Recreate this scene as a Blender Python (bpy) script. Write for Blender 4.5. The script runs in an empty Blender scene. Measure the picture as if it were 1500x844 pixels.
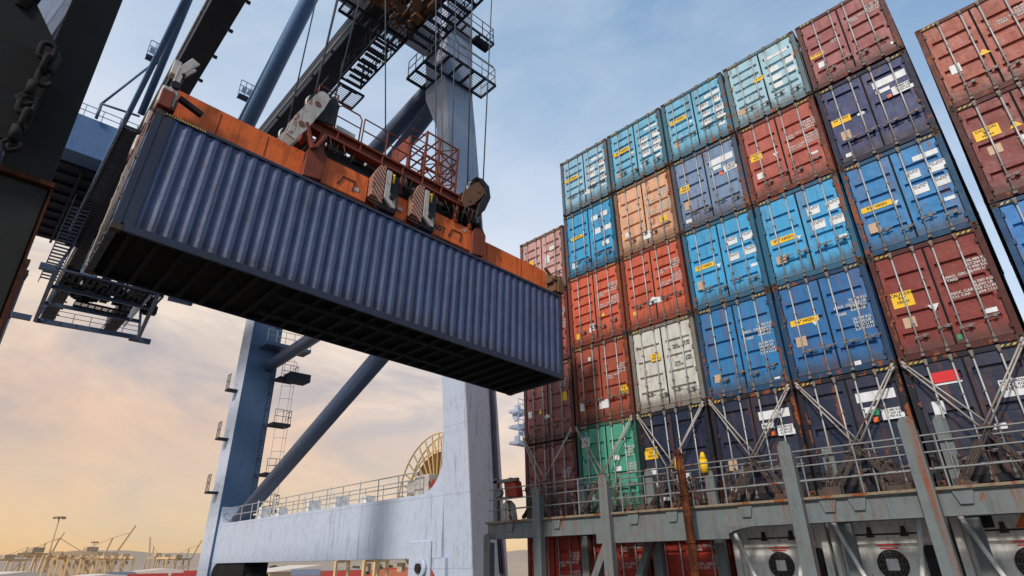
import bpy, bmesh, math, random
from mathutils import Vector, Matrix, Euler
random.seed(7)
R = math.radians
ZC = 12.5                      # height of the viewpoint above the quay: everything below is written relative to it
S = bpy.context.scene
COL = S.collection

# ------------------------------------------------------------------ colours and materials
def lin(c):
    c = c / 255.0
    return c / 12.92 if c <= 0.04045 else ((c + 0.055) / 1.055) ** 2.4
def rgb(r, g, b, k=1.0): return (min(1, lin(r) * k), min(1, lin(g) * k), min(1, lin(b) * k), 1.0)

def new_mat(name):
    m = bpy.data.materials.new(name); m.use_nodes = True
    nt = m.node_tree; nt.nodes.clear()
    out = nt.nodes.new('ShaderNodeOutputMaterial'); b = nt.nodes.new('ShaderNodeBsdfPrincipled')
    nt.links.new(b.outputs[0], out.inputs[0])
    return m, nt, b
def nd(nt, t, **kw):
    n = nt.nodes.new(t)
    for k, v in kw.items():
        if k in ('operation', 'blend_type', 'data_type', 'wave_type', 'bands_direction', 'feature', 'noise_dimensions'): setattr(n, k, v)
        else: n.inputs[k].default_value = v
    return n
def ramp(nt, fac, stops):
    n = nt.nodes.new('ShaderNodeValToRGB'); e = n.color_ramp.elements
    while len(e) < len(stops): e.new(0.5)
    for i, (p, c) in enumerate(stops):
        e[i].position = p; e[i].color = c if isinstance(c, tuple) else (c, c, c, 1)
    nt.links.new(fac, n.inputs[0]); return n
def mixc(nt, fac, a, b, bt='MIX'):
    n = nt.nodes.new('ShaderNodeMix'); n.data_type = 'RGBA'; n.blend_type = bt
    for i, v in ((0, fac), (6, a), (7, b)):
        if hasattr(v, 'is_linked') or isinstance(v, bpy.types.NodeSocket): nt.links.new(v, n.inputs[i])
        else: n.inputs[i].default_value = v
    return n.outputs[2]
def coords(nt, scale=(1, 1, 1), rnd=True):
    tc = nt.nodes.new('ShaderNodeTexCoord'); mp = nt.nodes.new('ShaderNodeMapping')
    mp.inputs['Scale'].default_value = scale
    nt.links.new(tc.outputs['Object'], mp.inputs[0])
    if rnd:
        oi = nt.nodes.new('ShaderNodeObjectInfo'); ml = nd(nt, 'ShaderNodeMath', operation='MULTIPLY'); ml.inputs[1].default_value = 53.0
        nt.links.new(oi.outputs['Random'], ml.inputs[0]); cb = nt.nodes.new('ShaderNodeCombineXYZ')
        for k in range(3): nt.links.new(ml.outputs[0], cb.inputs[k])
        nt.links.new(cb.outputs[0], mp.inputs['Location'])
    return mp.outputs[0]
def noise(nt, vec, scale, detail=5, rough=.6):
    n = nt.nodes.new('ShaderNodeTexNoise'); n.inputs['Scale'].default_value = scale
    n.inputs['Detail'].default_value = detail; n.inputs['Roughness'].default_value = rough
    nt.links.new(vec, n.inputs['Vector']); return n.outputs[0]

RUST = rgb(96, 48, 24); RUST2 = rgb(150, 78, 34)
def paint(name, col=None, rough=.5, rust=.35, streak=.35, dirt=.45, metal=0.0, bump=.15, fade=.25, rust_scale=1.0, soot=(.02, .017, .015, 1), stain=0.0, sfreq=1.6, dark=1.0, sthr=.5, seam=0.0, spec=.35, foot=0.0):
    """Weathered paint: faded patches, vertical dirt streaks, rust spots. col None = the object's own colour."""
    m, nt, b = new_mat(name)
    v = coords(nt); vs = coords(nt, (5, 5, .35))
    if col is None:
        oi = nt.nodes.new('ShaderNodeObjectInfo'); base = oi.outputs['Color']
        if dark < 1: base = mixc(nt, 1.0, base, (dark, dark * .95, dark * .92, 1), 'MULTIPLY')
    else:
        c = nt.nodes.new('ShaderNodeRGB'); c.outputs[0].default_value = col; base = c.outputs[0]
    n1 = noise(nt, v, .9, 6, .65)
    f1 = ramp(nt, n1, [(.35, 0.0), (.7, fade)])
    light = mixc(nt, 1.0, base, (1.28, 1.25, 1.2, 1), 'MULTIPLY')
    c1 = mixc(nt, f1.outputs[0], base, mixc(nt, .08, light, (.45, .44, .42, 1)))
    n2 = noise(nt, vs, sfreq, 5, .7)
    f2 = ramp(nt, n2, [(sthr, 0.0), (min(.95, sthr + (.22 if sthr < .55 else .05)), streak)])
    c2 = mixc(nt, f2.outputs[0], c1, mixc(nt, .72, c1, soot))
    n5 = noise(nt, v, 2.6, 8, .75)
    f5 = ramp(nt, n5, [(.48, 0.0), (.75, dirt)])
    c3 = mixc(nt, f5.outputs[0], c2, mixc(nt, .6, c2, (.05, .04, .032, 1)))
    n3 = noise(nt, v, 3.8 * rust_scale, 9, .72)
    n4 = noise(nt, vs, .9, 3, .5)
    mu = nd(nt, 'ShaderNodeMath', operation='MULTIPLY'); nt.links.new(n3, mu.inputs[0]); nt.links.new(n4, mu.inputs[1])
    hi = .40 - .14 * rust
    f3 = ramp(nt, mu.outputs[0], [(hi, 0.0), (hi + .035, 1.0)])
    n6 = noise(nt, v, 22, 4, .7)
    rc = ramp(nt, n6, [(.3, RUST), (.7, RUST2)])
    fac3 = nd(nt, 'ShaderNodeMath', operation='MULTIPLY'); nt.links.new(f3.outputs[0], fac3.inputs[0]); fac3.inputs[1].default_value = min(1, rust * 2.2)
    c4 = mixc(nt, fac3.outputs[0], c3, rc.outputs[0])
    if foot:      # splashed grime along the bottom edge and under the header of a box about 2.9 m high
        tcf = nt.nodes.new('ShaderNodeTexCoord'); spf = nt.nodes.new('ShaderNodeSeparateXYZ'); nt.links.new(tcf.outputs['Object'], spf.inputs[0])
        ad_ = nd(nt, 'ShaderNodeMath', operation='ADD'); nt.links.new(spf.outputs[2], ad_.inputs[0])
        mw_ = nd(nt, 'ShaderNodeMath', operation='MULTIPLY'); nt.links.new(n2, mw_.inputs[0]); mw_.inputs[1].default_value = -.55; nt.links.new(mw_.outputs[0], ad_.inputs[1])
        ff = ramp(nt, ad_.outputs[0], [(.0, foot), (.14, foot * .4), (.36, 0.0)])
        ff.color_ramp.elements[0].position = 0.0
        c4 = mixc(nt, ff.outputs[0], c4, mixc(nt, .75, c4, (.045, .03, .02, 1)))
    if seam:
        tcs = nt.nodes.new('ShaderNodeTexCoord'); sps = nt.nodes.new('ShaderNodeSeparateXYZ'); nt.links.new(tcs.outputs['Object'], sps.inputs[0])
        acc = None
        for ax in (1, 2):
            ms = nd(nt, 'ShaderNodeMath', operation='MULTIPLY'); nt.links.new(sps.outputs[ax], ms.inputs[0]); ms.inputs[1].default_value = 1 / seam
            fs = nd(nt, 'ShaderNodeMath', operation='FRACT'); nt.links.new(ms.outputs[0], fs.inputs[0])
            ls = nd(nt, 'ShaderNodeMath', operation='LESS_THAN'); nt.links.new(fs.outputs[0], ls.inputs[0]); ls.inputs[1].default_value = .035 / seam
            if acc is None: acc = ls
            else:
                mx = nd(nt, 'ShaderNodeMath', operation='MAXIMUM'); nt.links.new(acc.outputs[0], mx.inputs[0]); nt.links.new(ls.outputs[0], mx.inputs[1]); acc = mx
        mq_ = nd(nt, 'ShaderNodeMath', operation='MULTIPLY'); nt.links.new(acc.outputs[0], mq_.inputs[0]); mq_.inputs[1].default_value = .4
        c4 = mixc(nt, mq_.outputs[0], c4, mixc(nt, .7, c4, soot))
    if stain:
        vq = coords(nt, (5, 5, .3)); n7 = noise(nt, vq, .8, 6, .7); f7 = ramp(nt, n7, [(.53, 0.0), (.68, stain)])
        n8 = noise(nt, v, 7, 4, .6); m8 = nd(nt, 'ShaderNodeMath', operation='MULTIPLY'); nt.links.new(f7.outputs[0], m8.inputs[0]); nt.links.new(ramp(nt, n8, [(.3, .35), (.6, 1.0)]).outputs[0], m8.inputs[1])
        c4 = mixc(nt, m8.outputs[0], c4, rgb(128, 66, 30))
    nt.links.new(c4, b.inputs['Base Color'])
    rr = ramp(nt, n5, [(.3, (rough - .1)), (.7, min(1, rough + .2))]); nt.links.new(rr.outputs[0], b.inputs['Roughness'])
    b.inputs['Metallic'].default_value = metal; b.inputs['Specular IOR Level'].default_value = spec
    bp = nt.nodes.new('ShaderNodeBump'); bp.inputs['Strength'].default_value = bump; bp.inputs['Distance'].default_value = .05
    nb = noise(nt, v, 1.7, 4, .5); nt.links.new(nb, bp.inputs['Height']); nt.links.new(bp.outputs[0], b.inputs['Normal'])
    return m

M = {}
M['cont'] = paint('container_paint', None, .5, .3, .5, .55, bump=.7, fade=.45, foot=.85, stain=.45)
M['frame'] = paint('container_frame_paint', None, .6, .7, .6, .7, fade=.15, bump=.2, dark=.32)
M['rod'] = paint('galvanised_rod', rgb(176, 176, 174), .45, .25, .3, .35, metal=.25, bump=.02)
M['cast'] = paint('corner_casting_steel', rgb(66, 52, 46), .7, .7, .4, .6)
M['void'] = paint('dark_recess', rgb(20, 18, 18), .9, 0, 0, .2)
M['white'] = paint('white_sticker', rgb(220, 221, 222), .5, .04, .4, .4, bump=0)
M['yellow'] = paint('yellow_sticker', rgb(235, 186, 30), .5, .04, .15, .2, bump=0)
M['letter'] = paint('white_lettering', rgb(196, 194, 190), .6, .0, .3, .3, bump=0)
M['letterd'] = paint('dark_lettering', rgb(34, 30, 26), .6, .0, .1, .1, bump=0)
M['red'] = paint('red_sticker', rgb(205, 32, 38), .5, .02, .1, .15, bump=0)
M['tan'] = paint('tan_plate', rgb(190, 160, 130), .5, .15, .2, .3, bump=0)
M['green'] = paint('green_sticker', rgb(30, 150, 90), .5, 0, .1, .1, bump=0)
M['hang'] = paint('slate_blue_paint', rgb(72, 84, 116), .55, .2, .7, .5, bump=.6, fade=.5, foot=.6)
M['hangf'] = paint('slate_blue_frame_paint', rgb(48, 54, 72), .5, .3, .4, .6, bump=.2)
M['under'] = paint('underside_shade_black', rgb(13, 12, 12), .9, .12, .3, .5)  # shade under the lifted container put into a near-black base colour
M['cream'] = paint('cream_door_edge', rgb(190, 172, 150), .6, .5, .4, .5)
M['orange'] = paint('orange_crane_paint', rgb(230, 108, 44), .5, .42, .85, .8, bump=.25, fade=.3)
M['orange2'] = paint('worn_red_orange_paint', rgb(124, 56, 36), .6, .5, .8, .9, bump=.3)
M['grease'] = paint('greasy_black_steel', rgb(30, 26, 25), .45, .35, .2, .4)
M['whitem'] = paint('white_crane_plate', rgb(186, 178, 170), .5, .4, .8, .8)
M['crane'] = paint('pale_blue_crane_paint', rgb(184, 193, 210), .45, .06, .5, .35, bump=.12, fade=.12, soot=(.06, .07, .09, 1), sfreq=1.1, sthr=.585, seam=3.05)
M['cranel'] = paint('shaded_leg_blue', rgb(74, 98, 128), .5, .06, .5, .35, bump=.12, fade=.12, soot=(.04, .05, .07, 1), sfreq=1.1, sthr=.58, seam=3.05)  # blue darkened to carry the shade on the land legs
M['craned'] = paint('blue_crane_paint', rgb(92, 122, 160), .5, .05, .4, .3, bump=.1)
M['tube'] = paint('dark_blue_tube_paint', rgb(78, 92, 118), .42, .03, .2, .3, bump=.05)
M['darkst'] = paint('dark_crane_steel', rgb(30, 33, 46), .6, .15, .2, .4)
M['machine'] = paint('brown_machinery_steel', rgb(112, 78, 52), .6, .6, .3, .7, rust_scale=1.6)
M['deckst'] = paint('grey_green_deck_paint', rgb(104, 112, 112), .5, .35, .6, .6, bump=.25, rust_scale=.6, stain=1.0)
M['deckrust'] = paint('rust_stained_flange', rgb(132, 118, 98), .6, .85, .5, .7, stain=.6)
M['rustpipe0'] = paint('rusted_steel', rgb(92, 48, 30), .85, .9, .5, .9, rust_scale=.5, stain=.9, bump=.8)
def rusty(name, a, b, c):
    m, nt, bs = new_mat(name); v = coords(nt); n = noise(nt, v, 3.0, 9, .75); n2 = noise(nt, coords(nt, (6, 6, .5)), 1.3, 5, .7)
    r1 = ramp(nt, n, [(.3, a), (.5, b), (.68, c)]); f = ramp(nt, n2, [(.42, 0.0), (.62, .85)])
    nt.links.new(mixc(nt, f.outputs[0], r1.outputs[0], a), bs.inputs['Base Color']); bs.inputs['Roughness'].default_value = .9; bs.inputs['Specular IOR Level'].default_value = .2
    bp = nt.nodes.new('ShaderNodeBump'); bp.inputs['Strength'].default_value = .9; bp.inputs['Distance'].default_value = .03; nt.links.new(noise(nt, v, 14, 8, .7), bp.inputs['Height']); nt.links.new(bp.outputs[0], bs.inputs['Normal']); return m
M['rustpipe'] = rusty('rusted_steel_pipe', rgb(44, 26, 18), rgb(96, 50, 28), rgb(156, 88, 44))
M['lash'] = paint('lashing_steel', rgb(166, 158, 150), .5, .4, .2, .4, metal=.2, bump=.02)
M['handle'] = paint('dull_handle_steel', rgb(112, 104, 98), .5, .4, .3, .5, bump=.02)
M['rail'] = paint('worn_handrail_paint', rgb(128, 130, 128), .5, .5, .3, .6, bump=.02)
M['turn'] = paint('turnbuckle_steel', rgb(74, 60, 53), .65, .3, .2, .6)
M['reefer'] = paint('reefer_white_paint', rgb(226, 224, 218), .45, .2, .7, .6, bump=.15)
M['grill'] = paint('black_fan_grille', rgb(20, 20, 22), .6, .0, 0, .2)
M['darkcol'] = paint('dark_ship_steel', rgb(34, 33, 28), .75, .2, .4, .8, bump=.3)  # plain dark base colour of the near column
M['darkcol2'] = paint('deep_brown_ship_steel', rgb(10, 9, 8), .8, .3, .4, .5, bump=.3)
M['chainst'] = paint('dark_chain_steel', rgb(20, 14, 11), .9, .3, .2, .5, bump=.3)
M['rope'] = paint('steel_rope', rgb(70, 74, 84), .5, .1, .1, .3, bump=0)
M['reel'] = paint('golden_reel_steel', rgb(226, 192, 126), .4, .2, .2, .3, metal=.2, bump=0)
M['redmotor'] = paint('red_motor_paint', rgb(158, 46, 34), .5, .3, .5, .5)
M['glass'] = paint('lamp_glass', rgb(170, 190, 210), .15, 0, .1, .1, bump=0)
M['fary'] = paint('hazy_yellow_paint', rgb(204, 172, 128), .8, .05, .1, .2, bump=0)  # far materials: distance haze mixed into the base colours
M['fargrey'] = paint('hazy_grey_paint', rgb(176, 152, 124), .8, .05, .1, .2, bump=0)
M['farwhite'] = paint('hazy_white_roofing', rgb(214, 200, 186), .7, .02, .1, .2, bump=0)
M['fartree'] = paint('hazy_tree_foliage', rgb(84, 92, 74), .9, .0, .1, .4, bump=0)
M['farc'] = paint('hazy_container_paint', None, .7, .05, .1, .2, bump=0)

def hazard(name, c1, c2, scale):
    m, nt, b = new_mat(name)
    tc = nt.nodes.new('ShaderNodeTexCoord'); sp = nt.nodes.new('ShaderNodeSeparateXYZ'); nt.links.new(tc.outputs['Object'], sp.inputs[0])
    a1 = nd(nt, 'ShaderNodeMath', operation='ADD'); nt.links.new(sp.outputs[0], a1.inputs[0]); nt.links.new(sp.outputs[1], a1.inputs[1])
    a = nd(nt, 'ShaderNodeMath', operation='ADD'); nt.links.new(a1.outputs[0], a.inputs[0]); nt.links.new(sp.outputs[2], a.inputs[1])
    mm = nd(nt, 'ShaderNodeMath', operation='MULTIPLY'); nt.links.new(a.outputs[0], mm.inputs[0]); mm.inputs[1].default_value = scale
    fr = nd(nt, 'ShaderNodeMath', operation='FRACT'); nt.links.new(mm.outputs[0], fr.inputs[0])
    g = nd(nt, 'ShaderNodeMath', operation='GREATER_THAN'); nt.links.new(fr.outputs[0], g.inputs[0]); g.inputs[1].default_value = .5
    n = noise(nt, coords(nt), 6, 6, .7); f = ramp(nt, n, [(.5, 0.0), (.7, .75)])
    c = mixc(nt, g.outputs[0], c1, c2); nt.links.new(mixc(nt, f.outputs[0], c, (.05, .035, .03, 1)), b.inputs['Base Color'])
    b.inputs['Roughness'].default_value = .6
    return m
M['hazy'] = hazard('yellow_black_hazard_stripes', rgb(205, 175, 60), rgb(20, 18, 16), 9)
M['hazo'] = hazard('orange_white_hazard_stripes', rgb(120, 52, 34), rgb(182, 150, 128), 7)

# ------------------------------------------------------------------ mesh helpers
class MB:
    def __init__(s, o=(0, 0, 0)):
        s.bm = bmesh.new(); s.o = Vector(o); s.mi = 0
    def v(s, p): return s.bm.verts.new(Vector(p) - s.o)
    def face(s, vs):
        f = s.bm.faces.new(vs); f.material_index = s.mi; return f
    def poly(s, pts): return s.face([s.v(p) for p in pts])
    def hexa(s, p):   # 8 points: bottom ring 0-3, top ring 4-7
        v = [s.v(q) for q in p]
        for f in ((3, 2, 1, 0), (4, 5, 6, 7), (0, 1, 5, 4), (1, 2, 6, 5), (2, 3, 7, 6), (3, 0, 4, 7)): s.face([v[i] for i in f])
    def box(s, x0, y0, z0, x1, y1, z1):
        if x0 > x1: x0, x1 = x1, x0
        if y0 > y1: y0, y1 = y1, y0
        if z0 > z1: z0, z1 = z1, z0
        s.hexa([(x0, y0, z0), (x1, y0, z0), (x1, y1, z0), (x0, y1, z0), (x0, y0, z1), (x1, y0, z1), (x1, y1, z1), (x0, y1, z1)])
    def bar(s, a, b, w, h=None, up=(0, 0, 1)):
        h = h or w; a = Vector(a); b = Vector(b); d = (b - a)
        if d.length < 1e-6: return
        d.normalize(); u = Vector(up)
        if abs(d.dot(u)) > .98: u = Vector((1, 0, 0))
        r = d.cross(u).normalized(); u = r.cross(d).normalized()
        r = r * w / 2; u = u * h / 2
        s.hexa([a - r - u, a + r - u, b + r - u, b - r - u, a - r + u, a + r + u, b + r + u, b - r + u])
    def tube(s, a, b, r, n=10, r2=None, cap=True):
        a = Vector(a); b = Vector(b); d = (b - a)
        if d.length < 1e-6: return
        d.normalize(); u = Vector((0, 0, 1)) if abs(d.z) < .95 else Vector((1, 0, 0))
        x = d.cross(u).normalized(); y = x.cross(d); r2 = r if r2 is None else r2
        ra = [s.v(a + (x * math.cos(t) + y * math.sin(t)) * r) for t in [2 * math.pi * i / n for i in range(n)]]
        rb = [s.v(b + (x * math.cos(t) + y * math.sin(t)) * r2) for t in [2 * math.pi * i / n for i in range(n)]]
        for i in range(n):
            f = s.face([ra[i], ra[(i + 1) % n], rb[(i + 1) % n], rb[i]]); f.smooth = n > 6
        if cap: s.face(ra[::-1]); s.face(rb)
    def path(s, pts, r, n=8, closed=False):
        pts = [Vector(p) for p in pts]; rings = []; m = len(pts)
        for i, p in enumerate(pts):
            if closed: d = pts[(i + 1) % m] - pts[i - 1]
            else: d = pts[min(i + 1, m - 1)] - pts[max(i - 1, 0)]
            d.normalize(); u = Vector((0, 0, 1)) if abs(d.z) < .9 else Vector((1, 0, 0))
            if rings: x = (px - d * px.dot(d)).normalized()
            else: x = d.cross(u).normalized()
            px = x; y = d.cross(x)
            rings.append([s.v(p + (x * math.cos(t) + y * math.sin(t)) * r) for t in [2 * math.pi * k / n for k in range(n)]])
        for i in range(m if closed else m - 1):
            A = rings[i]; B = rings[(i + 1) % m]
            for k in range(n):
                f = s.face([A[k], A[(k + 1) % n], B[(k + 1) % n], B[k]]); f.smooth = True
        if not closed: s.face(rings[0][::-1]); s.face(rings[-1])
    def prism(s, pts, d):  # planar polygon extruded by vector d
        d = Vector(d); A = [s.v(p) for p in pts]; B = [s.v(Vector(p) + d) for p in pts]; n = len(pts)
        s.face(A); s.face(B[::-1])
        for i in range(n): s.face([A[(i + 1) % n], A[i], B[i], B[(i + 1) % n]])
    def disc(s, c, axis, r, t, n=24, hole=0):
        c = Vector(c); ax = Vector(axis).normalized() * t / 2; s.tube(c - ax, c + ax, r, n)
    def add_text(s, body, origin, right, up, size, align='LEFT'):
        verts, faces = text_mesh(body, align); o = Vector(origin); r = Vector(right); u = Vector(up)
        vs = [s.v(o + r * (x * size) + u * (y * size)) for x, y in verts]
        for f in faces:
            try: s.face([vs[i] for i in f])
            except ValueError: pass
    def build(s, name, mats, parent=None, bevel=0.0, color=None, smooth=False):
        me = bpy.data.meshes.new(name)
        if not s.keep: bmesh.ops.recalc_face_normals(s.bm, faces=s.bm.faces[:])
        s.bm.to_mesh(me); s.bm.free()
        if not isinstance(mats, (list, tuple)): mats = [mats]
        for m in mats: me.materials.append(m)
        o = bpy.data.objects.new(name, me); COL.objects.link(o)
        if parent is not None: o.parent = parent
        if color: o.color = color
        if bevel:
            b = o.modifiers.new('bevel', 'BEVEL'); b.width = bevel; b.segments = 1; b.limit_method = 'ANGLE'; b.angle_limit = R(50)
        return o
    keep = False
    def build_each(s, name, mats, parent=None, bevel=0.0):
        """every loose piece becomes an object of its own"""
        s.bm.verts.ensure_lookup_table(); seen = set(); outs = []
        for v0 in s.bm.verts:
            if v0 in seen: continue
            st = [v0]; isl = []; seen.add(v0)
            while st:
                v = st.pop(); isl.append(v)
                for e in v.link_edges:
                    w_ = e.other_vert(v)
                    if w_ not in seen: seen.add(w_); st.append(w_)
            q = MB(); mp_ = {v: q.bm.verts.new(v.co) for v in isl}
            for f in {f for v in isl for f in v.link_faces}:
                nf = q.bm.faces.new([mp_[v] for v in f.verts]); nf.material_index = f.material_index; nf.smooth = f.smooth
            outs.append(q.build(name, mats, parent, bevel))
        s.bm.free(); return outs

_T = {}
def text_mesh(body, align='LEFT'):
    k = (body, align)
    if k in _T: return _T[k]
    cu = bpy.data.curves.new('lettering', 'FONT'); cu.body = body; cu.align_x = align; cu.resolution_u = 2; cu.space_line = .95; cu.offset = .025
    o = bpy.data.objects.new('lettering', cu); COL.objects.link(o)
    dg = bpy.context.evaluated_depsgraph_get(); dg.update()
    me = bpy.data.meshes.new_from_object(o.evaluated_get(dg))
    _T[k] = ([(v.co.x, v.co.y) for v in me.vertices], [tuple(p.vertices) for p in me.polygons])
    bpy.data.objects.remove(o); bpy.data.meshes.remove(me); bpy.data.curves.remove(cu)
    return _T[k]

def thing(name, label, cat, loc=(0, 0, 0), rot=(0, 0, 0), group=None):
    o = bpy.data.objects.new(name, None); COL.objects.link(o); o.empty_display_size = .3
    o.location = (loc[0], loc[1], loc[2] + ZC); o.rotation_euler = rot
    o['label'] = label; o['category'] = cat
    if group: o['group'] = group
    return o
def tag(o, label, cat, group=None):
    o['label'] = label; o['category'] = cat
    if group: o['group'] = group
    return o
def top(o, loc): o.location = (loc[0], loc[1], loc[2] + ZC); return o
def dup(root, loc, rot=None, label=None, group=None, color=None):
    r = root.copy(); COL.objects.link(r); r.location = (loc[0], loc[1], loc[2] + ZC)
    if rot: r.rotation_euler = rot
    if label: r['label'] = label
    if group: r['group'] = group
    for ch in list(root.children):
        c = ch.copy(); COL.objects.link(c); c.parent = r
        if color and c.get('painted'): c.color = color
        for g in list(ch.children):
            d = g.copy(); COL.objects.link(d); d.parent = c
            if color and d.get('painted'): d.color = color
    return r
def railing(mb, pts, h=1.1, step=1.6, r=.025, rails=2, up=(0, 0, 1)):
    up = Vector(up)
    for a, b in zip(pts[:-1], pts[1:]):
        a = Vector(a); b = Vector(b); n = max(1, round((b - a).length / step))
        for i in range(n + 1):
            p = a.lerp(b, i / n); mb.tube(p, p + up * h, r, 6)
        for k in range(rails):
            q = up * (h * (k + 1) / rails); mb.tube(a + q, b + q, r, 6)
def grating(mb, x0, y0, x1, y1, z, edge=.16, step=.75, along='x', bar=.07):
    """open walkway floor: side channels and cross bars, the gaps left open"""
    mb.box(x0, y0, z - edge, x1, y0 + .06, z); mb.box(x0, y1 - .06, z - edge, x1, y1, z)
    mb.box(x0, y0 + .06, z - edge, x0 + .06, y1 - .06, z); mb.box(x1 - .06, y0 + .06, z - edge, x1, y1 - .06, z)
    if along == 'x':
        n = max(1, int((x1 - x0) / step))
        for i in range(1, n): x = x0 + (x1 - x0) * i / n; mb.box(x - bar / 2, y0 + .06, z - edge + .01, x + bar / 2, y1 - .06, z - .01)
        m = max(2, int((y1 - y0) / .14))
        for i in range(1, m): y = y0 + (y1 - y0) * i / m; mb.box(x0 + .06, y - .008, z - .035, x1 - .06, y + .008, z - .005)
    else:
        n = max(1, int((y1 - y0) / step))
        for i in range(1, n): y = y0 + (y1 - y0) * i / n; mb.box(x0 + .06, y - bar / 2, z - edge + .01, x1 - .06, y + bar / 2, z - .01)
        m = max(2, int((x1 - x0) / .14))
        for i in range(1, m): x = x0 + (x1 - x0) * i / m; mb.box(x - .008, y0 + .06, z - .035, x + .008, y1 - .06, z - .005)

# ------------------------------------------------------------------ camera
cam = bpy.data.cameras.new('camera'); co = bpy.data.objects.new('camera', cam); COL.objects.link(co)
cam.sensor_width = 36; cam.lens = 847.08 / 1500 * 36; cam.clip_start = .05; cam.clip_end = 20000
yaw, pitch, roll = R(43.75), R(25.225), R(-.975)
f = Vector((math.cos(pitch) * math.cos(yaw), math.cos(pitch) * math.sin(yaw), math.sin(pitch)))
r = Vector((math.sin(yaw), -math.cos(yaw), 0)); u = r.cross(f)
r2 = r * math.cos(roll) + u * math.sin(roll); u2 = -r * math.sin(roll) + u * math.cos(roll)
mw = Matrix((r2, u2, -f)).transposed().to_4x4(); mw.translation = (0, 0, ZC); co.matrix_world = mw
S.camera = co

# ------------------------------------------------------------------ world and sun
SUN_AZ, SUN_EL = R(196), R(38)       # direction towards the sun
w = bpy.data.worlds.new('World'); S.world = w; w.use_nodes = True; nt = w.node_tree; nt.nodes.clear()
wo = nt.nodes.new('ShaderNodeOutputWorld'); tc = nt.nodes.new('ShaderNodeTexCoord')
sky = nt.nodes.new('ShaderNodeTexSky'); sky.sky_type = 'NISHITA'; sky.sun_disc = False
sky.sun_elevation = SUN_EL; sky.sun_rotation = math.pi / 2 - SUN_AZ
b1 = nt.nodes.new('ShaderNodeBackground'); b1.inputs[1].default_value = .05; nt.links.new(sky.outputs[0], b1.inputs[0])
nrm = nt.nodes.new('ShaderNodeVectorMath'); nrm.operation = 'NORMALIZE'; nt.links.new(tc.outputs['Generated'], nrm.inputs[0])
sep = nt.nodes.new('ShaderNodeSeparateXYZ'); nt.links.new(nrm.outputs[0], sep.inputs[0])
dt = nt.nodes.new('ShaderNodeVectorMath'); dt.operation = 'DOT_PRODUCT'; nt.links.new(nrm.outputs[0], dt.inputs[0])
dt.inputs[1].default_value = (math.cos(R(88)), math.sin(R(88)), 0)
def mth(op, a, b, clamp=False):
    n = nt.nodes.new('ShaderNodeMath'); n.operation = op; n.use_clamp = clamp
    for i, v in ((0, a), (1, b)):
        if isinstance(v, bpy.types.NodeSocket): nt.links.new(v, n.inputs[i])
        else: n.inputs[i].default_value = v
    return n.outputs[0]
mp = nt.nodes.new('ShaderNodeMapping'); mp.inputs['Scale'].default_value = (1, 1, 2.6); mp.inputs['Rotation'].default_value = (0, R(14), 0)
nt.links.new(nrm.outputs[0], mp.inputs[0])
def wn(scale, detail, rough, dist=.4):
    n = nt.nodes.new('ShaderNodeTexNoise'); n.inputs['Scale'].default_value = scale; n.inputs['Detail'].default_value = detail
    n.inputs['Roughness'].default_value = rough; n.inputs['Distortion'].default_value = dist; nt.links.new(mp.outputs[0], n.inputs['Vector']); return n.outputs[0]
nA = wn(1.6, 5, .55); nB = wn(3.4, 7, .6, .8)
# height in the sky, lowered towards the warm side, wobbled by the clouds
h = mth('ADD', sep.outputs[2], mth('MULTIPLY', mth('SUBTRACT', .78, dt.outputs['Value']), .42))
h = mth('MULTIPLY', mth('ADD', h, mth('MULTIPLY', mth('SUBTRACT', nA, .5), .22)), .5)
base = ramp(nt, h, [(.0, rgb(220, 168, 110)), (.07, rgb(228, 180, 130)), (.135, rgb(238, 208, 174)), (.19, rgb(251, 236, 212)), (.25, rgb(224, 228, 234)),
                    (.32, rgb(190, 206, 224)), (.41, rgb(158, 184, 210)), (.52, rgb(120, 156, 192)), (.66, rgb(58, 80, 110)), (.85, rgb(32, 42, 58))])  # last stops darken the sky behind the viewpoint to weaken the fill
cl = ramp(nt, nB, [(.40, 0.0), (.64, 1.0)])
low = ramp(nt, h, [(.025, rgb(172, 146, 120)), (.175, rgb(168, 158, 156)), (.25, rgb(228, 230, 236)), (.5, rgb(200, 214, 228)), (.75, rgb(96, 110, 128))])
amt = ramp(nt, h, [(.0, .5), (.15, .9), (.25, .45), (.4, .45), (.5, .3)])
skyc = mixc(nt, mth('MULTIPLY', cl.outputs[0], amt.outputs[0]), base.outputs[0], low.outputs[0])
b2 = nt.nodes.new('ShaderNodeBackground'); b2.inputs[1].default_value = .9; nt.links.new(skyc, b2.inputs[0])
ad = nt.nodes.new('ShaderNodeAddShader'); nt.links.new(b1.outputs[0], ad.inputs[0]); nt.links.new(b2.outputs[0], ad.inputs[1])
nt.links.new(ad.outputs[0], wo.inputs[0])
sl = bpy.data.lights.new('sun', 'SUN'); sl.energy = 3.1; sl.angle = R(6); sl.color = (1.0, .93, .84)
so = bpy.data.objects.new('sun', sl); COL.objects.link(so)
sd = Vector((math.cos(SUN_EL) * math.cos(SUN_AZ), math.cos(SUN_EL) * math.sin(SUN_AZ), math.sin(SUN_EL)))
so.rotation_euler = sd.to_track_quat('Z', 'Y').to_euler(); so.location = (0, 0, 60)
S.view_settings.view_transform = 'Standard'; S.view_settings.look = 'None'; S.view_settings.exposure = 0
S.render.engine = 'CYCLES'
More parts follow.
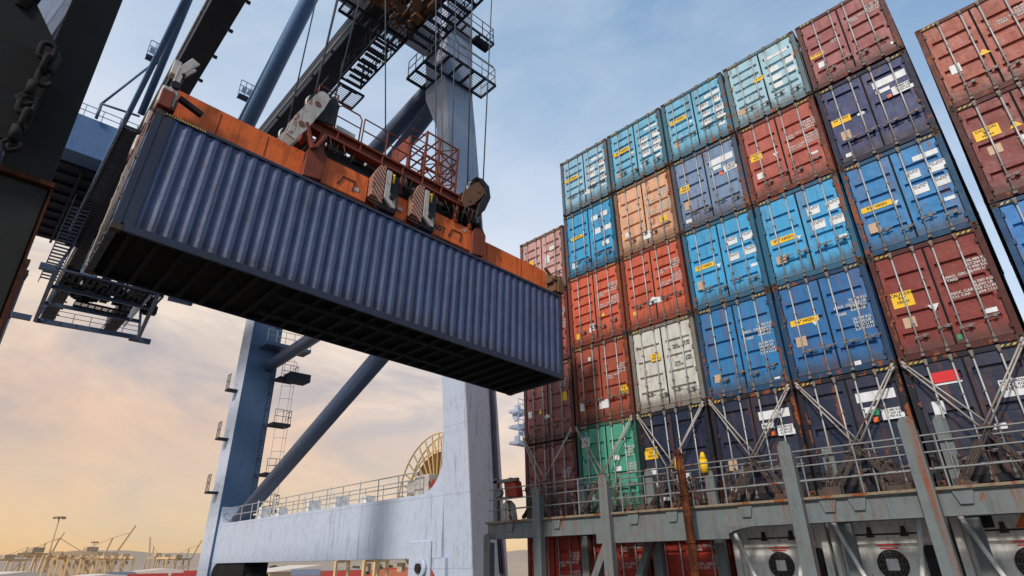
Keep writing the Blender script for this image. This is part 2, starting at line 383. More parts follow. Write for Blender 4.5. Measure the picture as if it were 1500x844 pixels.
# ================================================================== CONTAINERS
CW, CL = 2.438, 12.19
RODS = (.20, .405, .60, .80)
def ribs_for(style): return {'a': (.19, .32, .45, .58, .71), 'b': (.17, .47, .76), 'c': (.24, .42, .60, .78)}[style]
def door_mb(y0, y1, z0, z1, style, H, inset=.03):
    """one door leaf: flat steel with pressed horizontal grooves; faces -X"""
    mb = MB(); w = y1 - y0; m = .10; s = .025
    ys = [y0, y0 + m, y0 + m + s, y1 - m - s, y1 - m, y1]
    zs = [z0]; dep = [0]
    for v in sorted([H * (1 - q) for q in ribs_for(style)]):
        hh = .075 if style == 'b' else .045
        zs += [v - hh - .03, v - hh, v + hh, v + hh + .006]; dep += [0, 1, 1, 0]
    zs.append(z1); dep.append(0); ydep = [0, 0, 1, 1, 0, 0]
    V = [[mb.v((inset + (.062 if (a and b) else 0), y, z)) for y, b in zip(ys, ydep)] for z, a in zip(zs, dep)]
    for i in range(len(zs) - 1):
        for j in range(len(ys) - 1): mb.face([V[i][j], V[i + 1][j], V[i + 1][j + 1], V[i][j + 1]])
    # gasket edges, standing a little proud of the leaf
    mb.mi = 1
    for yy in (y0 - .004, y1 - .016): mb.box(inset - .008, yy, z0, inset + .05, yy + .02, z1)
    mb.box(inset - .008, y0 + .02, z0 - .006, inset + .05, y1 - .02, z0 + .014); mb.box(inset - .008, y0 + .02, z1 - .014, inset + .05, y1 - .02, z1 + .006)
    return mb
def corrugated_side(mb, x0, x1, y, z0, z1, out, pitch=.28, depth=.036):
    """trapezoid profile in x; 'out' is the outward y direction"""
    n = max(2, round((x1 - x0) / pitch)); p = (x1 - x0) / n; prof = []
    for i in range(n):
        a = x0 + i * p; prof += [(a, 0), (a + .28 * p, 0), (a + .5 * p, 1), (a + .78 * p, 1)]
    prof.append((x1, 0)); lo = []; hi = []
    for x, d in prof:
        yy = y - out * depth * d; lo.append(mb.v((x, yy, z0))); hi.append(mb.v((x, yy, z1)))
    for i in range(len(prof) - 1): mb.face([lo[i], lo[i + 1], hi[i + 1], hi[i]])
def casting(mb, cx, cy, cz):
    """corner casting box with its oval holes as dark recesses"""
    mb.mi = 0; mb.box(cx, cy, cz, cx + .178, cy + .162, cz + .118)
    mb.mi = 1; mb.box(cx - .003, cy + .045, cz + .03, cx + .01, cy + .117, cz + .09)
def container_parts(root, H, style, rods=True, body=True, side_mat=None, frame_mat=None, var=0):
    RD = (RODS, (.185, .39, .615, .815), (.215, .42, .585, .79))[var]; HZ = ((.205, .165), (.27, .27), (.175, .215))[var]; HL = (.30, .36, .26)[var]
    L = CL; fm = frame_mat or M['frame']; pm = side_mat or M['cont']
    if body:
        b = MB(); corrugated_side(b, .16, L - .16, .03, .16, H - .09, -1); corrugated_side(b, .16, L - .16, CW - .03, .16, H - .09, 1)
        b.poly([(.1, .04, H - .03), (L - .1, .04, H - .03), (L - .1, CW - .04, H - .03), (.1, CW - .04, H - .03)])
        b.poly([(.1, .04, .12), (.1, CW - .04, .12), (L - .1, CW - .04, .12), (L - .1, .04, .12)])
        b.poly([(L - .03, .1, .1), (L - .03, CW - .1, .1), (L - .03, CW - .1, H - .1), (L - .03, .1, H - .1)])
        o = b.build('body', pm, root); o['painted'] = 1
    f = MB()
    for y in (-.003, CW - .159):
        for z in (-.002, H - .116): f.box(L - .174, y, z, L + .004, y + .162, z + .118)
    for y in (0, CW - .13):
        f.box(.002, y + .002, .118, .16, y + .128, H - .118); f.box(L - .16, y + .002, .118, L - .002, y + .128, H - .118)
    for x in (.004, L - .12):
        f.box(x, .162, H - .118, x + .11, CW - .162, H - .006); f.box(x, .162, .006, x + .13, CW - .162, .15)
    for y in (.004, CW - .064):
        f.box(.178, y, H - .085, L - .178, y + .06, H - .008); f.box(.178, y, .012, L - .178, y + .06, .165)
    for y in (.132, CW - .16):   # hinges
        for k in range(4):
            z = .35 + (H - .7) * k / 3; f.box(-.012, y - .02, z - .06, .02, y + .05, z + .06)
    o = f.build('frame', fm, root); o['painted'] = 1
    for y in (-.003, CW - .159):
        for z in (-.002, H - .116):
            c = MB(); casting(c, -.004, y, z); c.build('corner_casting', [M['cast'], M['void']], root)
    hz = MB()
    hz.box(-.001, .17, H - .085, .006, .50, H - .04); hz.box(-.001, CW - .50, H - .085, .006, CW - .17, H - .04)
    hz.build_each('hazard_marking', M['hazy'], root)
    mid = CW / 2; z0, z1 = .155, H - .125
    for side, (ya, yb) in enumerate(((mid + .008, CW - .135), (.135, mid - .008))):
        d = door_mb(ya, yb, z0, z1, style, H).build('door', [pm, M['void']], root); d['painted'] = 1
        if not rods: continue
        for k in (0, 1):
            y = CW * (1 - RD[side * 2 + k]); rb = MB(); x = -.03
            rb.tube((x, y, .07), (x, y, H - .05), .021, 8)
            rb.mi = 1
            for z in (.06, H - .07): rb.box(x - .03, y - .04, z - .03, x + .05, y + .04, z + .04)
            for z in (.06, H - .07):
                zz = z + (.05 if z < 1 else -.03); rb.tube((x, y, zz), (x, y, zz + (.13 if z < 1 else -.13)), .045, 8, .022)
            for q in (.3, .66): rb.box(x - .024, y - .034, H * q - .018, x + .058, y + .034, H * q + .018)
            rb.build('locking_rod', [M['rod'], M['handle']], d)
            hb = MB(); z = H * HZ[k]; dr = -1 if side == 0 else 1
            if side == 1: dr = -1
            e = y + dr * HL
            hb.bar((x - .035, y, z), (x - .035, e, z + .03), .02, .03); hb.box(x - .05, y - .04, z - .03, x - .02, y + .04, z + .03)
            hb.box(x - .05, y + dr * .17 - .035, z - .03, x + .03, y + dr * .17 + .035, z + .05)
            hb.build('door_handle', M['handle'], d)
DR = random.Random(77)
def decal(root, kind, u, v, w_, h_, text=None, n=None):
    H = root.get("hh", 2.87); _decal(root, kind, u, v, w_, h_, text, H, n)
def _decal(root, kind, u, v, w_, h_, text, H, n):
    """sticker, plate or stencilled text on the door face. u, v: centre as fractions from the left and from the top"""
    if kind not in ('T', 'K'): w_ *= DR.uniform(.88, 1.1); h_ *= DR.uniform(.88, 1.1)
    u += DR.uniform(-.012, .012); v += DR.uniform(-.012, .012)
    mb = MB(); yc = CW * (1 - u); zc = H * (1 - v); x = .018
    mat = M[{'w': 'white', 'y': 'yellow', 'r': 'red', 't': 'tan', 'T': 'letter', 'K': 'letterd', 'tri': 'white', 'ytri': 'yellow', 'g': 'green', 'o': 'orange', 'blot': 'white'}[kind]]
    nm = {'w': 'placard', 'y': 'warning_sticker', 'r': 'logo_panel', 't': 'data_plate', 'T': 'stencilled_lettering', 'K': 'stencilled_lettering', 'tri': 'triangle_sign', 'ytri': 'warning_triangle',
          'g': 'sticker', 'o': 'sticker', 'blot': 'paint_patch'}[kind]
    mats = [mat, M['letterd'] if kind in 'wytog' else M['letter']]
    if kind in ('T', 'K'):
        mb.add_text(text, (x, yc + w_ / 2, zc + h_ / 2), (0, -1, 0), (0, 0, 1), n or .09)
    elif kind in ('tri', 'ytri'):
        s = 1 if kind == 'ytri' else -1
        mb.prism([(x, yc - w_ / 2, zc - s * h_ / 2), (x, yc + w_ / 2, zc - s * h_ / 2), (x, yc, zc + s * h_ / 2)], (.004, 0, 0))
        if kind == 'ytri': mb.mi = 1; mb.box(x - .003, yc - .012, zc - h_ * .22, x - .001, yc + .012, zc + h_ * .2)
    elif kind == 'blot':
        rn = random.Random(int(u * 1000 + v * 77)); k = 11
        mb.prism([(x, yc + w_ / 2 * math.cos(2 * math.pi * i / k) * rn.uniform(.55, 1.15), zc + h_ / 2 * math.sin(2 * math.pi * i / k) * rn.uniform(.5, 1.2)) for i in range(k)], (.004, 0, 0))
    else:
        mb.box(x, yc - w_ / 2, zc - h_ / 2, x + .006, yc + w_ / 2, zc + h_ / 2)
        if text:
            ls = text.split('\n'); mb.mi = 1; s = n or min(h_ / (len(ls) + .4), w_ / (max(len(l) for l in ls) * .62))
            mb.add_text(text, (x - .003, yc, zc + h_ / 2 - s * .95), (0, -1, 0), (0, 0, 1), s, 'CENTER')
    o = mb.build(nm, mats, root); return o

TS = .12
GROSS = "MAX. GROSS\n \nTARE"
NUM1 = "30.480 KG\n67.200 LB\n3.900 KG\n8.600 LB"
NUM2 = "26.580 KG\n58.600 LB\n76.3 CU.M\n2,694 CU.FT"
def D_blue_grid(r, pale=False):
    decal(r, 'y', .24, .385, .72, .17, "9'6\" HIGH"); decal(r, 't', .16, .77, .22, .24); decal(r, 'w', .42, .52, .12, .09)
    for v in (.385, .515, .645):
        for uu in (.66, .87): decal(r, 'w', uu, v, .36, .25, "30.480 KG\n67.200 LB")
    decal(r, 'w', .80, .25, .62, .13); decal(r, 'w', .86, .77, .24, .12)
def D_blue_plain(r, word=True):
    decal(r, 'y', .24, .51, .70, .17, "9'6\" HIGH"); decal(r, 't', .17, .72, .26, .28); decal(r, 'tri', .43, .555, .17, .13)
    for v in (.33, .50):
        for uu in (.66, .87): decal(r, 'w', uu, v, .35, .27, "MAX. GROSS\n30.480 KG")
    decal(r, 'w', .87, .69, .22, .10)
def D_blue_text(r):
    decal(r, 'T', .66, .50, .32, .62, GROSS, n=.11); decal(r, 'T', .83, .41, .42, .30, NUM1, n=.1); decal(r, 'T', .83, .59, .42, .28, NUM2, n=.1)
def D_rust_text(r, n=.095):
    decal(r, 'T', .66, .42, .36, .22, "MAX. GROSS\nTARE", n=n); decal(r, 'T', .87, .345, .40, .34, NUM1, n=n)
    decal(r, 'T', .66, .57, .36, .22, "MAX. CARGO\nCU. CAP.", n=n); decal(r, 'T', .87, .525, .40, .34, NUM2, n=n)
def D_navy(r):
    decal(r, 'w', .75, .24, .85, .26); decal(r, 'w', .66, .345, .36, .14); decal(r, 'w', .85, .40, .50, .28, "30.480 KG\n67.200 LB\n3.900 KG"); decal(r, 'o', .70, .43, .12, .12)
    decal(r, 'w', .14, .88, .20, .12); decal(r, 't', .17, .66, .24, .30)

protos = {}
def place_container(x, y, z, H, style, color, label, group=None, decor=None, jit=True):
    """y, z: the corner nearest the ship's centre line, and the underside"""
    var = int(abs(y) * 1.7 + abs(z) * 1.3) % 3; key = (H, style, var); rot = (0, 0, R(random.uniform(-.12, .12))) if jit else (0, 0, 0)
    if jit: x += random.uniform(-.02, .02)
    if key not in protos:
        r = thing('shipping_container', label, 'shipping container', (x, y, z), rot, group); container_parts(r, H, style, var=var); protos[key] = r
        for c in r.children:
            if c.get('painted'): c.color = color
        kids = None
    else:
        src = protos[key]; extra = [c for c in src.children if c.get('extra')]
        for c in extra: c.parent = None
        r = dup(src, (x, y, z), rot, label, group, color)
        for c in extra: c.parent = src
        if 'group' in r.keys() and not group: del r['group']
    r["hh"] = H; before = set(r.children)
    if decor: decor(r)
    for c in r.children:
        if c not in before: c['extra'] = 1
    return r

SX = 16.43
ZR = {7: 15.73 - 2.75, 6: 12.97 - 2.93, 5: 10.01 - 2.88, 4: 7.11 - 2.87, 3: 4.23 - 2.87, 2: 1.34 - 2.87}
def cy(c): return 12.74 - 2.52 * (c - 1) - CW - .04       # low-y corner of column c
G = 'containers stacked door end out on the ship'
C = dict(pale=rgb(158, 194, 208), sky=rgb(140, 186, 210), sky2=rgb(114, 182, 212), cyan=rgb(58, 154, 202), blue=rgb(34, 118, 174), blue2=rgb(26, 100, 158), grey=rgb(116, 140, 172), peach=rgb(214, 164, 130),  # top row pale and sky blues are lightened with haze
         orange=rgb(200, 92, 64), rust=rgb(160, 76, 56), salmon=rgb(172, 84, 70), maroon=rgb(150, 86, 86), slate=rgb(46, 56, 98), dred=rgb(122, 38, 30), cream=rgb(196, 194, 184), green=rgb(64, 148, 124),
         navy=rgb(15, 29, 56), rose=rgb(204, 158, 152), brown=rgb(122, 70, 66), red=rgb(172, 54, 40), mauve=rgb(140, 84, 80))
def dd(*items):
    def f(r):
        for it in items:
            if callable(it): it(r)
            else: decal(r, *it)
    return f
blot = lambda u, v, w=.4, h=.3: ('blot', u, v, w, h)
cells = [
 (1, 7, 'a', 'sky', 'pale blue container at the far top corner of the tall stack', dd(D_blue_grid, blot(.55, .78, .5, .3))),
 (2, 7, 'a', 'sky2', 'light blue top row container between the corner one and the third', dd(D_blue_grid, blot(.6, .82, .32, .22))),
 (3, 7, 'a', 'sky2', 'light blue top row container above the grey blue one', dd(D_blue_grid)),
 (4, 7, 'a', 'pale', 'haze-lightened pale blue top row container with rust along its lower edge', dd(('y', .44, .42, .3, .14, "9'6\" HIGH"), ('t', .13, .78, .24, .24), ('w', .72, .2, .7, .14), ('w', .66, .39, .30, .22), ('w', .86, .39, .30, .22), ('w', .66, .53, .3, .2), ('w', .86, .53, .3, .2), ('w', .66, .66, .3, .18))),
 (5, 7, 'c', 'maroon', 'dusty maroon container at the high top corner of the tall stack', dd(('y', .15, .53, .36, .15, "9'6\" HIGH"), ('w', .17, .70, .2, .24), ('T', .40, .50, .3, .3, "CUBE\n45 G1", None), ('T', .66, .36, .36, .22, "MAX. GROSS\nTARE"), ('T', .87, .32, .4, .36, NUM1), ('w', .92, .88, .16, .08))),
 (1, 6, 'c', 'cyan', 'bright blue container under the corner pale blue one', dd(('y', .24, .42, .66, .15, "9'6\" HIGH"), ('w', .62, .22, .3, .2), ('w', .82, .22, .3, .2), ('w', .66, .45, .3, .24), ('w', .86, .45, .3, .24), ('w', .8, .68, .3, .2), ('w', .17, .82, .24, .24))),
 (2, 6, 'c', 'peach', 'peach coloured container among the blue ones', dd(('w', .17, .71, .22, .22), ('w', .5, .82, .3, .26), ('y', .8, .69, .3, .24), D_rust_text)),
 (3, 6, 'c', 'grey', 'faded grey blue container with a broad white band on its right door', dd(D_navy, ('y', .17, .43, .36, .26, "9'6\"\nHIGH"))),
 (4, 6, 'c', 'salmon', 'salmon red container left of the slate navy one', dd(('y', .16, .43, .34, .3, "CAUTION\n9'6\"\nHIGH"), ('w', .17, .68, .22, .24), ('tri', .40, .52, .16, .16), D_rust_text, ('w', .82, .70, .24, .09))),
 (5, 6, 'b', 'slate', 'slate navy container directly beneath the maroon one', dd(D_navy, ('y', .17, .47, .5, .22, "9'6\" HIGH"), blot(.40, .47, .2, .14))),
 (1, 5, 'a', 'orange', 'orange red container with a white splash low on its left door', dd(('y', .15, .86, .16, .22), blot(.42, .80, .34, .4), ('ytri', .64, .66, .16, .16), D_rust_text)),
 (2, 5, 'a', 'orange', 'orange red container directly above the cream one', dd(blot(.5, .72, .6, .34), D_rust_text, ('y', .14, .78, .14, .16))),
 (3, 5, 'c', 'cyan', 'blue container directly below the grey blue one', dd(D_blue_plain)),
 (4, 5, 'c', 'cyan', 'blue container directly below the salmon red one', dd(D_blue_plain)),
 (5, 5, 'c', 'blue', 'blue container directly below the slate navy one', dd(D_blue_plain, ('w', .80, .19, .62, .14))),
 (1, 4, 'c', 'rust', 'rust brown container right above the green one', dd(('w', .13, .78, .2, .28), ('w', .52, .80, .36, .3), ('w', .31, .18, .12, .16), ('y', .86, .68, .34, .32, "9'6\"\nHIGH"), ('T', .68, .5, .36, .2, "MAX. GROSS\nTARE"), ('T', .87, .42, .40, .34, NUM1))),
 (2, 4, 'c', 'cream', 'cream white container, the only one of its colour', dd(('y', .37, .38, .36, .26, "9'6\"\nHIGH"), ('K', .70, .36, .3, .2, "MAX.\nGROSS"), ('K', .88, .34, .36, .22, "30.480\n67.200"), ('K', .70, .54, .3, .2, "TARE\nCU.CAP"), ('K', .88, .52, .36, .22, "3.900\n8.600"))),
 (3, 4, 'c', 'blue', 'mid blue container right of the cream one', dd(('t', .17, .80, .22, .26), D_blue_text, ('w', .87, .90, .16, .06))),
 (4, 4, 'c', 'blue2', 'deep blue container left of the dark red one', dd(('y', .26, .42, .70, .17, "9'6\" HIGH"), ('tri', .36, .47, .16, .12), ('t', .17, .61, .26, .28), D_blue_text, ('w', .66, .92, .14, .14))),
 (5, 4, 'c', 'dred', 'dark red container with a white triangle and yellow caution sticker', dd(('y', .20, .47, .48, .40, "CAUTION\n9'6\"\nHIGH"), ('t', .20, .675, .30, .26), ('tri', .43, .60, .26, .22), D_rust_text, ('w', .84, .74, .24, .11), ('g', .55, .88, .07, .14))),
 (1, 3, 'c', 'green', 'sea green container behind the lashing rods', dd(('w', .15, .20, .36, .34), ('w', .18, .72, .26, .2), ('w', .2, .84, .24, .2), ('w', .65, .42, .24, .14), ('T', .87, .38, .4, .3, NUM1), ('w', .65, .56, .24, .14), ('T', .87, .58, .4, .3, NUM2))),
 (2, 3, 'b', 'navy', 'navy container right of the green one', dd(('y', .14, .44, .46, .38, "CAUTION\n9'6\"\nHIGH"), ('w', .14, .64, .22, .2), ('w', .16, .76, .22, .2), ('w', .55, .74, .4, .3), ('w', .3, .92, .2, .1))),
 (3, 3, 'b', 'navy', 'navy container below the mid blue one', dd(D_navy)),
 (4, 3, 'b', 'navy', 'navy container with a small green sticker on its right door', dd(D_navy, ('g', .70, .37, .2, .14))),
 (5, 3, 'b', 'navy', 'navy container with a red logo panel on its door', dd(('r', .33, .17, .56, .26), ('w', .33, .225, .56, .04), ('w', .20, .42, .26, .3), ('w', .80, .34, .46, .42, "MAX. GROSS\n30.480 KG\n67.200 LB"), ('w', .6, .62, .3, .12))),
 (1, 2, 'c', 'red', 'bright red container below the platform under the green one', dd(D_rust_text)),
 (2, 2, 'c', 'red', 'shaded red container below the platform behind the slanting brace', dd(D_rust_text)),
]
for c, rw, st, colr, lab, dec in cells:
    H = 2.72 if rw == 7 else 2.87
    k = random.uniform(.92, 1.06); cc = C[colr]; cc = (cc[0] * k, cc[1] * k, cc[2] * k, 1)
    place_container(SX, cy(c), ZR[rw], H, st, cc, lab, G, dec)
# the outer column, one pedestal lower
cells0 = [(6, 'rose', 'faded rose container at the top of the outermost low stack', dd(('y', .25, .42, .26, .3), blot(.62, .45, .36, .5), ('w', .75, .3, .3, .2))),
          (5, 'salmon', 'pinkish red container mostly hidden behind the lifted container', dd(D_rust_text)),
          (4, 'mauve', 'mauve brown container in the outermost low stack with a yellow sticker', dd(('w', .12, .62, .2, .26), ('ytri', .33, .6, .2, .2), ('y', .82, .48, .28, .36), blot(.47, .68, .3, .2), ('T', .80, .3, .4, .3, NUM1))),
          (3, 'brown', 'dark brown container low in the outermost stack', dd(('y', .14, .75, .2, .12), ('T', .8, .42, .4, .3, NUM1), ('y', .84, .9, .12, .12))),
          (2, 'red', 'red brown container at the platform end below the dark brown one', dd(D_rust_text))]
for rw, colr, lab, dec in cells0:
    zt = 12.66 - 2.92 * (6 - rw); place_container(SX + .05, 12.80, zt - 2.88, 2.87, 'a' if rw > 4 else 'c', C[colr], lab, G, dec)
# the block beyond the narrow gap
cells6 = [(6, 'c', rgb(158, 82, 66), 'rust red container on top of the block beyond the gap', dd(('w', .20, .60, .26, .26), ('ytri', .45, .55, .24, .18), ('T', .72, .36, .36, .22, "MAX. GROSS\nTARE"), ('T', .9, .34, .4, .34, NUM1))),
          (5, 'b', rgb(122, 50, 46), 'maroon container beyond the gap with yellow sticker and triangle', dd(('y', .22, .34, .5, .3, "CAUTION\n9'6\"\nHIGH"), ('ytri', .44, .36, .26, .2), ('t', .22, .54, .28, .28), ('tri', .45, .53, .26, .2))),
          (4, 'c', rgb(40, 120, 188), 'blue container beyond the gap beside the dark red one', dd(D_blue_plain)),
          (3, 'b', rgb(30, 38, 70), 'navy container beyond the gap at the platform level', dd(D_navy))]
for rw, st, cc, lab, dec in cells6:
    zt = 13.33 - 2.90 * (6 - rw); place_container(SX + .02, -.15 - CW, zt - 2.87, 2.87, st, cc, lab, G, dec)

# ------------------------------------------------------------------ refrigerated containers under the platform
def make_reefer(loc, label, fan_side=0.0):
    H = 2.87; L = CL; W = CW; r = thing('refrigerated_container', label, 'refrigerated container', loc, (0, 0, 0), 'white refrigerated containers under the platform')
    b = MB(); b.box(.12, .03, .1, L, W - .03, H - .03); b.build('body', M['reefer'], r)
    f = MB()
    for y in (0, W - .16): f.box(0, y, .12, .14, y + .16, H - .12)
    f.box(.003, .16, H - .15, .12, W - .16, H - .004); f.box(.003, .16, .004, .12, W - .16, .16); f.build('frame', M['reefer'], r, .008)
    for y in (-.003, W - .159):
        for z in (-.002, H - .116): c = MB(); casting(c, -.004, y, z); c.build('corner_casting', [M['cast'], M['void']], r)
    p = MB(); p.box(.03, .30, 1.74, .116, W - .30, H - .18); p.build('evaporator_panel', M['reefer'], r, .012)
    q = MB(); q.tube((0, .55, 1.95), (0, W - .45, 1.95), .018, 8)
    for y in (.85, 1.55):
        q.prism([(-.03, y - .09, 1.89), (-.03, y + .09, 1.89), (-.03, y + .05, 1.97), (-.03, y + .04, 2.11), (-.03, y - .04, 2.11), (-.03, y - .05, 1.97)], (.055, 0, 0))
    q.build('latch_bar', M['grease'], r)
    m = MB(); m.box(.05, .62, .9, .117, W - .30, 1.68); m.build('condenser_panel', M['reefer'], r, .01)
    g = MB(); yc = 1.24; zc = 1.31
    g.tube((.048, yc, zc), (.035, yc, zc), .32, 36)
    fan = g.build('fan_opening', M['grill'], r)
    g2 = MB()
    for rr in (.10, .155, .21, .265, .315): g2.path([(.028, yc + rr * math.cos(t), zc + rr * math.sin(t)) for t in [2 * math.pi * i / 30 for i in range(30)]], .006, 5, True)
    for k in range(12):
        t = 2 * math.pi * k / 12; g2.tube((.026, yc, zc), (.026, yc + .315 * math.cos(t), zc + .315 * math.sin(t)), .006, 5)
    g2.build('guard_grille', M['handle'], fan)
    g3 = MB(); g3.box(.012, yc - .12, zc - .12, .02, yc + .12, zc + .12); g3.build('hub_label', M['white'], fan)
    g4 = MB(); g4.box(.04, yc - .25, 1.71, .049, yc + .25, 1.735); g4.box(.04, yc - .18, 1.64, .049, yc + .18, 1.668); g4.build('warning_strip', M['red'], r)
    k = MB(); k.box(.05, .18, .5, .117, .58, 1.68); k.box(.02, .22, 1.2, .05, .52, 1.7); k.build('control_box', M['grill'], r, .006)
    lo = MB()
    for i in range(9): lo.box(.06, .65, .3 + i * .06, .117, W - .3, .335 + i * .06)
    lo.build('vent_louvres', M['grease'], r)
    return r
rf = make_reefer((SX + .05, cy(3), ZR[2]), 'white refrigerated container with round black fan, beside the rusted pipe')
for c, lab in ((4, 'middle white refrigerated container with fan, between two grey posts'), ): dup(rf, (SX + .05, cy(c), ZR[2]), None, lab)
r5 = dup(rf, (SX + .05, cy(5), ZR[2]), None, 'dingy white refrigerated container with orange warning triangle')
tb = MB(); tb.prism([(.02, .95, 1.98), (.02, 1.35, 1.98), (.02, 1.15, 2.28)], (.006, 0, 0)); tb.build('warning_triangle', M['orange'], r5)
tb = MB(); tb.box(.0, 1.68, 2.0, .05, 1.98, 2.3); tb.build('display_box', M['grill'], r5, .01)

# ------------------------------------------------------------------ rusty stack of the next bay, seen past the near column
for k, (cc, lab) in enumerate(((rgb(110, 52, 38), 'rust brown container peeking out beside the near dark column'), (rgb(96, 60, 52), 'brown container under the rusty one beside the dark column'),
                              (rgb(60, 66, 90), 'dark grey blue container lowest beside the dark column'))):
    H = 2.87; r = thing('shipping_container', lab, 'shipping container', (.62, 12.62 + CW, 5.05 - 2.87 - k * 2.9), (0, 0, math.pi), 'containers of the neighbouring bay')
    container_parts(r, H, 'c')
    for c in r.children:
        if c.get('painted'): c.color = cc

# ------------------------------------------------------------------ the lifted container
a_, b_, c_ = R(-.3155), R(2.7536), R(-2.7725)
HO = (1.448, 11.461, 5.602); HROT = Euler((a_, b_, c_), 'XYZ'); HH = 2.896
hc = thing('lifted_container', 'long slate blue container hanging from the orange spreader', 'shipping container', HO, HROT)
mb = MB(); corrugated_side(mb, .34, CL - .16, .028, .165, HH - .09, -1, .28, .034); corrugated_side(mb, .16, CL - .16, CW - .03, .165, HH - .09, 1, .292, .04)
mb.poly([(.1, .04, HH - .03), (CL - .1, .04, HH - .03), (CL - .1, CW - .04, HH - .03), (.1, CW - .04, HH - .03)])
mb.build('body', M['hang'], hc)
mb = MB()
for y in (.004, CW - .064): mb.box(.178, y, HH - .08, CL - .178, y + .06, HH - .006); mb.box(.178, y, .012, CL - .178, y + .06, .165)
for x in (.002, CL - .13):
    mb.box(x, .002, .118, x + .128, .13, HH - .118)
    mb.box(x, .162, HH - .118, x + .11, CW - .162, HH - .006); mb.box(x, .162, .006, x + .13, CW - .162, .15)
mb.box(CL - .13, CW - .13, .118, CL - .002, CW - .002, HH - .118)
mb.box(.13, .01, .165, .34, .05, HH - .09)
mb.build('frame', M['hangf'], hc)
mb = MB(); mb.box(-.02, CW - .15, .118, .10, CW + .004, HH - .118)
for k in range(4): z = .4 + .7 * k; mb.box(-.03, CW - .16, z - .07, .0, CW + .008, z + .07)
mb.build('door_post', M['cream'], hc)
for x in (-.004, CL - .174):
    for y in (-.003, CW - .159):
        for z in (-.002, HH - .116): mb = MB(); casting(mb, x, y, z); mb.build('corner_casting', [M['cast'], M['void']], hc)
mb = MB(); mb.box(.2, .1, .118, CL - .2, CW - .1, .14); mb.build('floor', M['under'], hc)
mb = MB(); n = 25
for i in range(n):
    x = .35 + (CL - .7) * i / (n - 1); mb.box(x - .03, .066, .015, x + .03, CW - .066, .116); mb.box(x - .05, .066, .012, x + .05, CW - .066, .024)
mb.build('cross_members', M['under'], hc)
mb = MB()
for y in (.55, CW - .75): mb.box(3.4, y, -.006, 8.8, y + .2, .01)
mb.build('fork_rails', M['under'], hc)
mid = CW / 2
for side, (ya, yb) in enumerate(((mid + .008, CW - .155), (.135, mid - .008))):
    d = door_mb(ya, yb, .155, HH - .125, 'c', HH).build('door', [M['hang'], M['void']], hc)
    for k in (0, 1):
        y = CW * (1 - RODS[side * 2 + k]); rb = MB(); rb.tube((-.012, y, .06), (-.012, y, HH - .05), .016, 8)
        for z in (.06, HH - .1, .9, 1.9): rb.box(-.03, y - .04, z - .03, .02, y + .04, z + .03)
        rb.build('locking_rod', M['handle'], d)
mb = MB()
for k in range(16):
    x = .04 + k * .045; mb.box(x if False else .18 + k * .05, -.001, HH - .06, .205 + k * .05, .003, HH - .025)
mb.build('hazard_marking', M['yellow'], hc)
# ================================================================== SPREADER (same frame as the lifted container)
sp = thing('container_spreader', 'weathered orange spreader gripping the lifted blue container', 'spreader', HO, HROT)
T0 = HH + .06
mb = MB(); mb.box(.25, .52, 3.10, 3.35, .95, 3.98); mb.box(.25, 1.49, 3.10, 3.35, 1.92, 3.98)
mb.build_each('telescopic_beam', M['orange'], sp, .015)
mb = MB(); mb.box(8.95, .52, 3.10, 12.0, .95, 3.94); mb.box(8.95, 1.49, 3.10, 12.0, 1.92, 3.94)
mb.build_each('telescopic_beam', M['orange'], sp, .015)
mb = MB(); mb.box(3.72, .40, 3.24, 5.0, 2.04, 4.06); mb.box(5.85, .46, 3.26, 6.32, 1.98, 4.0); mb.box(7.1, .40, 3.26, 8.62, 2.04, 4.04)
mb.box(5.0, .62, 3.3, 5.85, 1.8, 3.9); mb.box(6.32, .62, 3.3, 7.1, 1.8, 3.9)
mb.build('main_body', M['orange'], sp, .02)
mb = MB()
for x0 in (3.22, 8.56): mb.prism([(x0, .28, 3.12), (x0 + .46, .28, 3.22), (x0 + .50, .28, 3.95), (x0 + .36, .28, 4.16), (x0 + .10, .28, 4.10), (x0 - .02, .28, 3.9)], (0, 1.9, 0))
mb.build_each('guide_collar', M['orange2'], sp, .01)
# outlined access hatches and pipe loops on the face
mb = MB()
for x0 in (4.15, 7.72):
    mb.path([(x0, .385, 3.42), (x0 + .12, .385, 3.70), (x0 + .48, .385, 3.72), (x0 + .42, .385, 3.40)], .014, 6)
mb.build_each('hydraulic_pipe', M['grease'], sp)
mb = MB(); mb.add_text('60T', (7.20, .397, 3.46), (1, 0, 0), (0, 0, 1), .27)
mb.build('capacity_lettering', M['letterd'], sp)
# end beams with twistlock housings
for x0, x1 in ((-.02, .30), (CL - .30, CL + .02)):
    mb = MB(); mb.box(x0, .0, 3.0, x1, CW, 3.30)
    mb.box(x0 - .02 if x0 < 1 else x0 + .08, -.06, 2.96, (x0 + .22) if x0 < 1 else x1 + .04, .30, 3.40)
    mb.box(x0 - .02 if x0 < 1 else x0 + .08, CW - .30, 2.96, (x0 + .22) if x0 < 1 else x1 + .04, CW + .06, 3.40)
    mb.build('end_beam', M['machine'] if x0 > 1 else M['orange2'], sp, .01)
for x0 in (.02, CL - .16):
    for y0 in (.02, CW - .18):
        mb = MB(); mb.tube((x0 + .08, y0 + .08, 2.90), (x0 + .08, y0 + .08, 3.05), .05, 10); mb.box(x0 + .0, y0 + .02, 3.4, x0 + .16, y0 + .14, 3.56)
        mb.build('twistlock', M['grease'], sp)
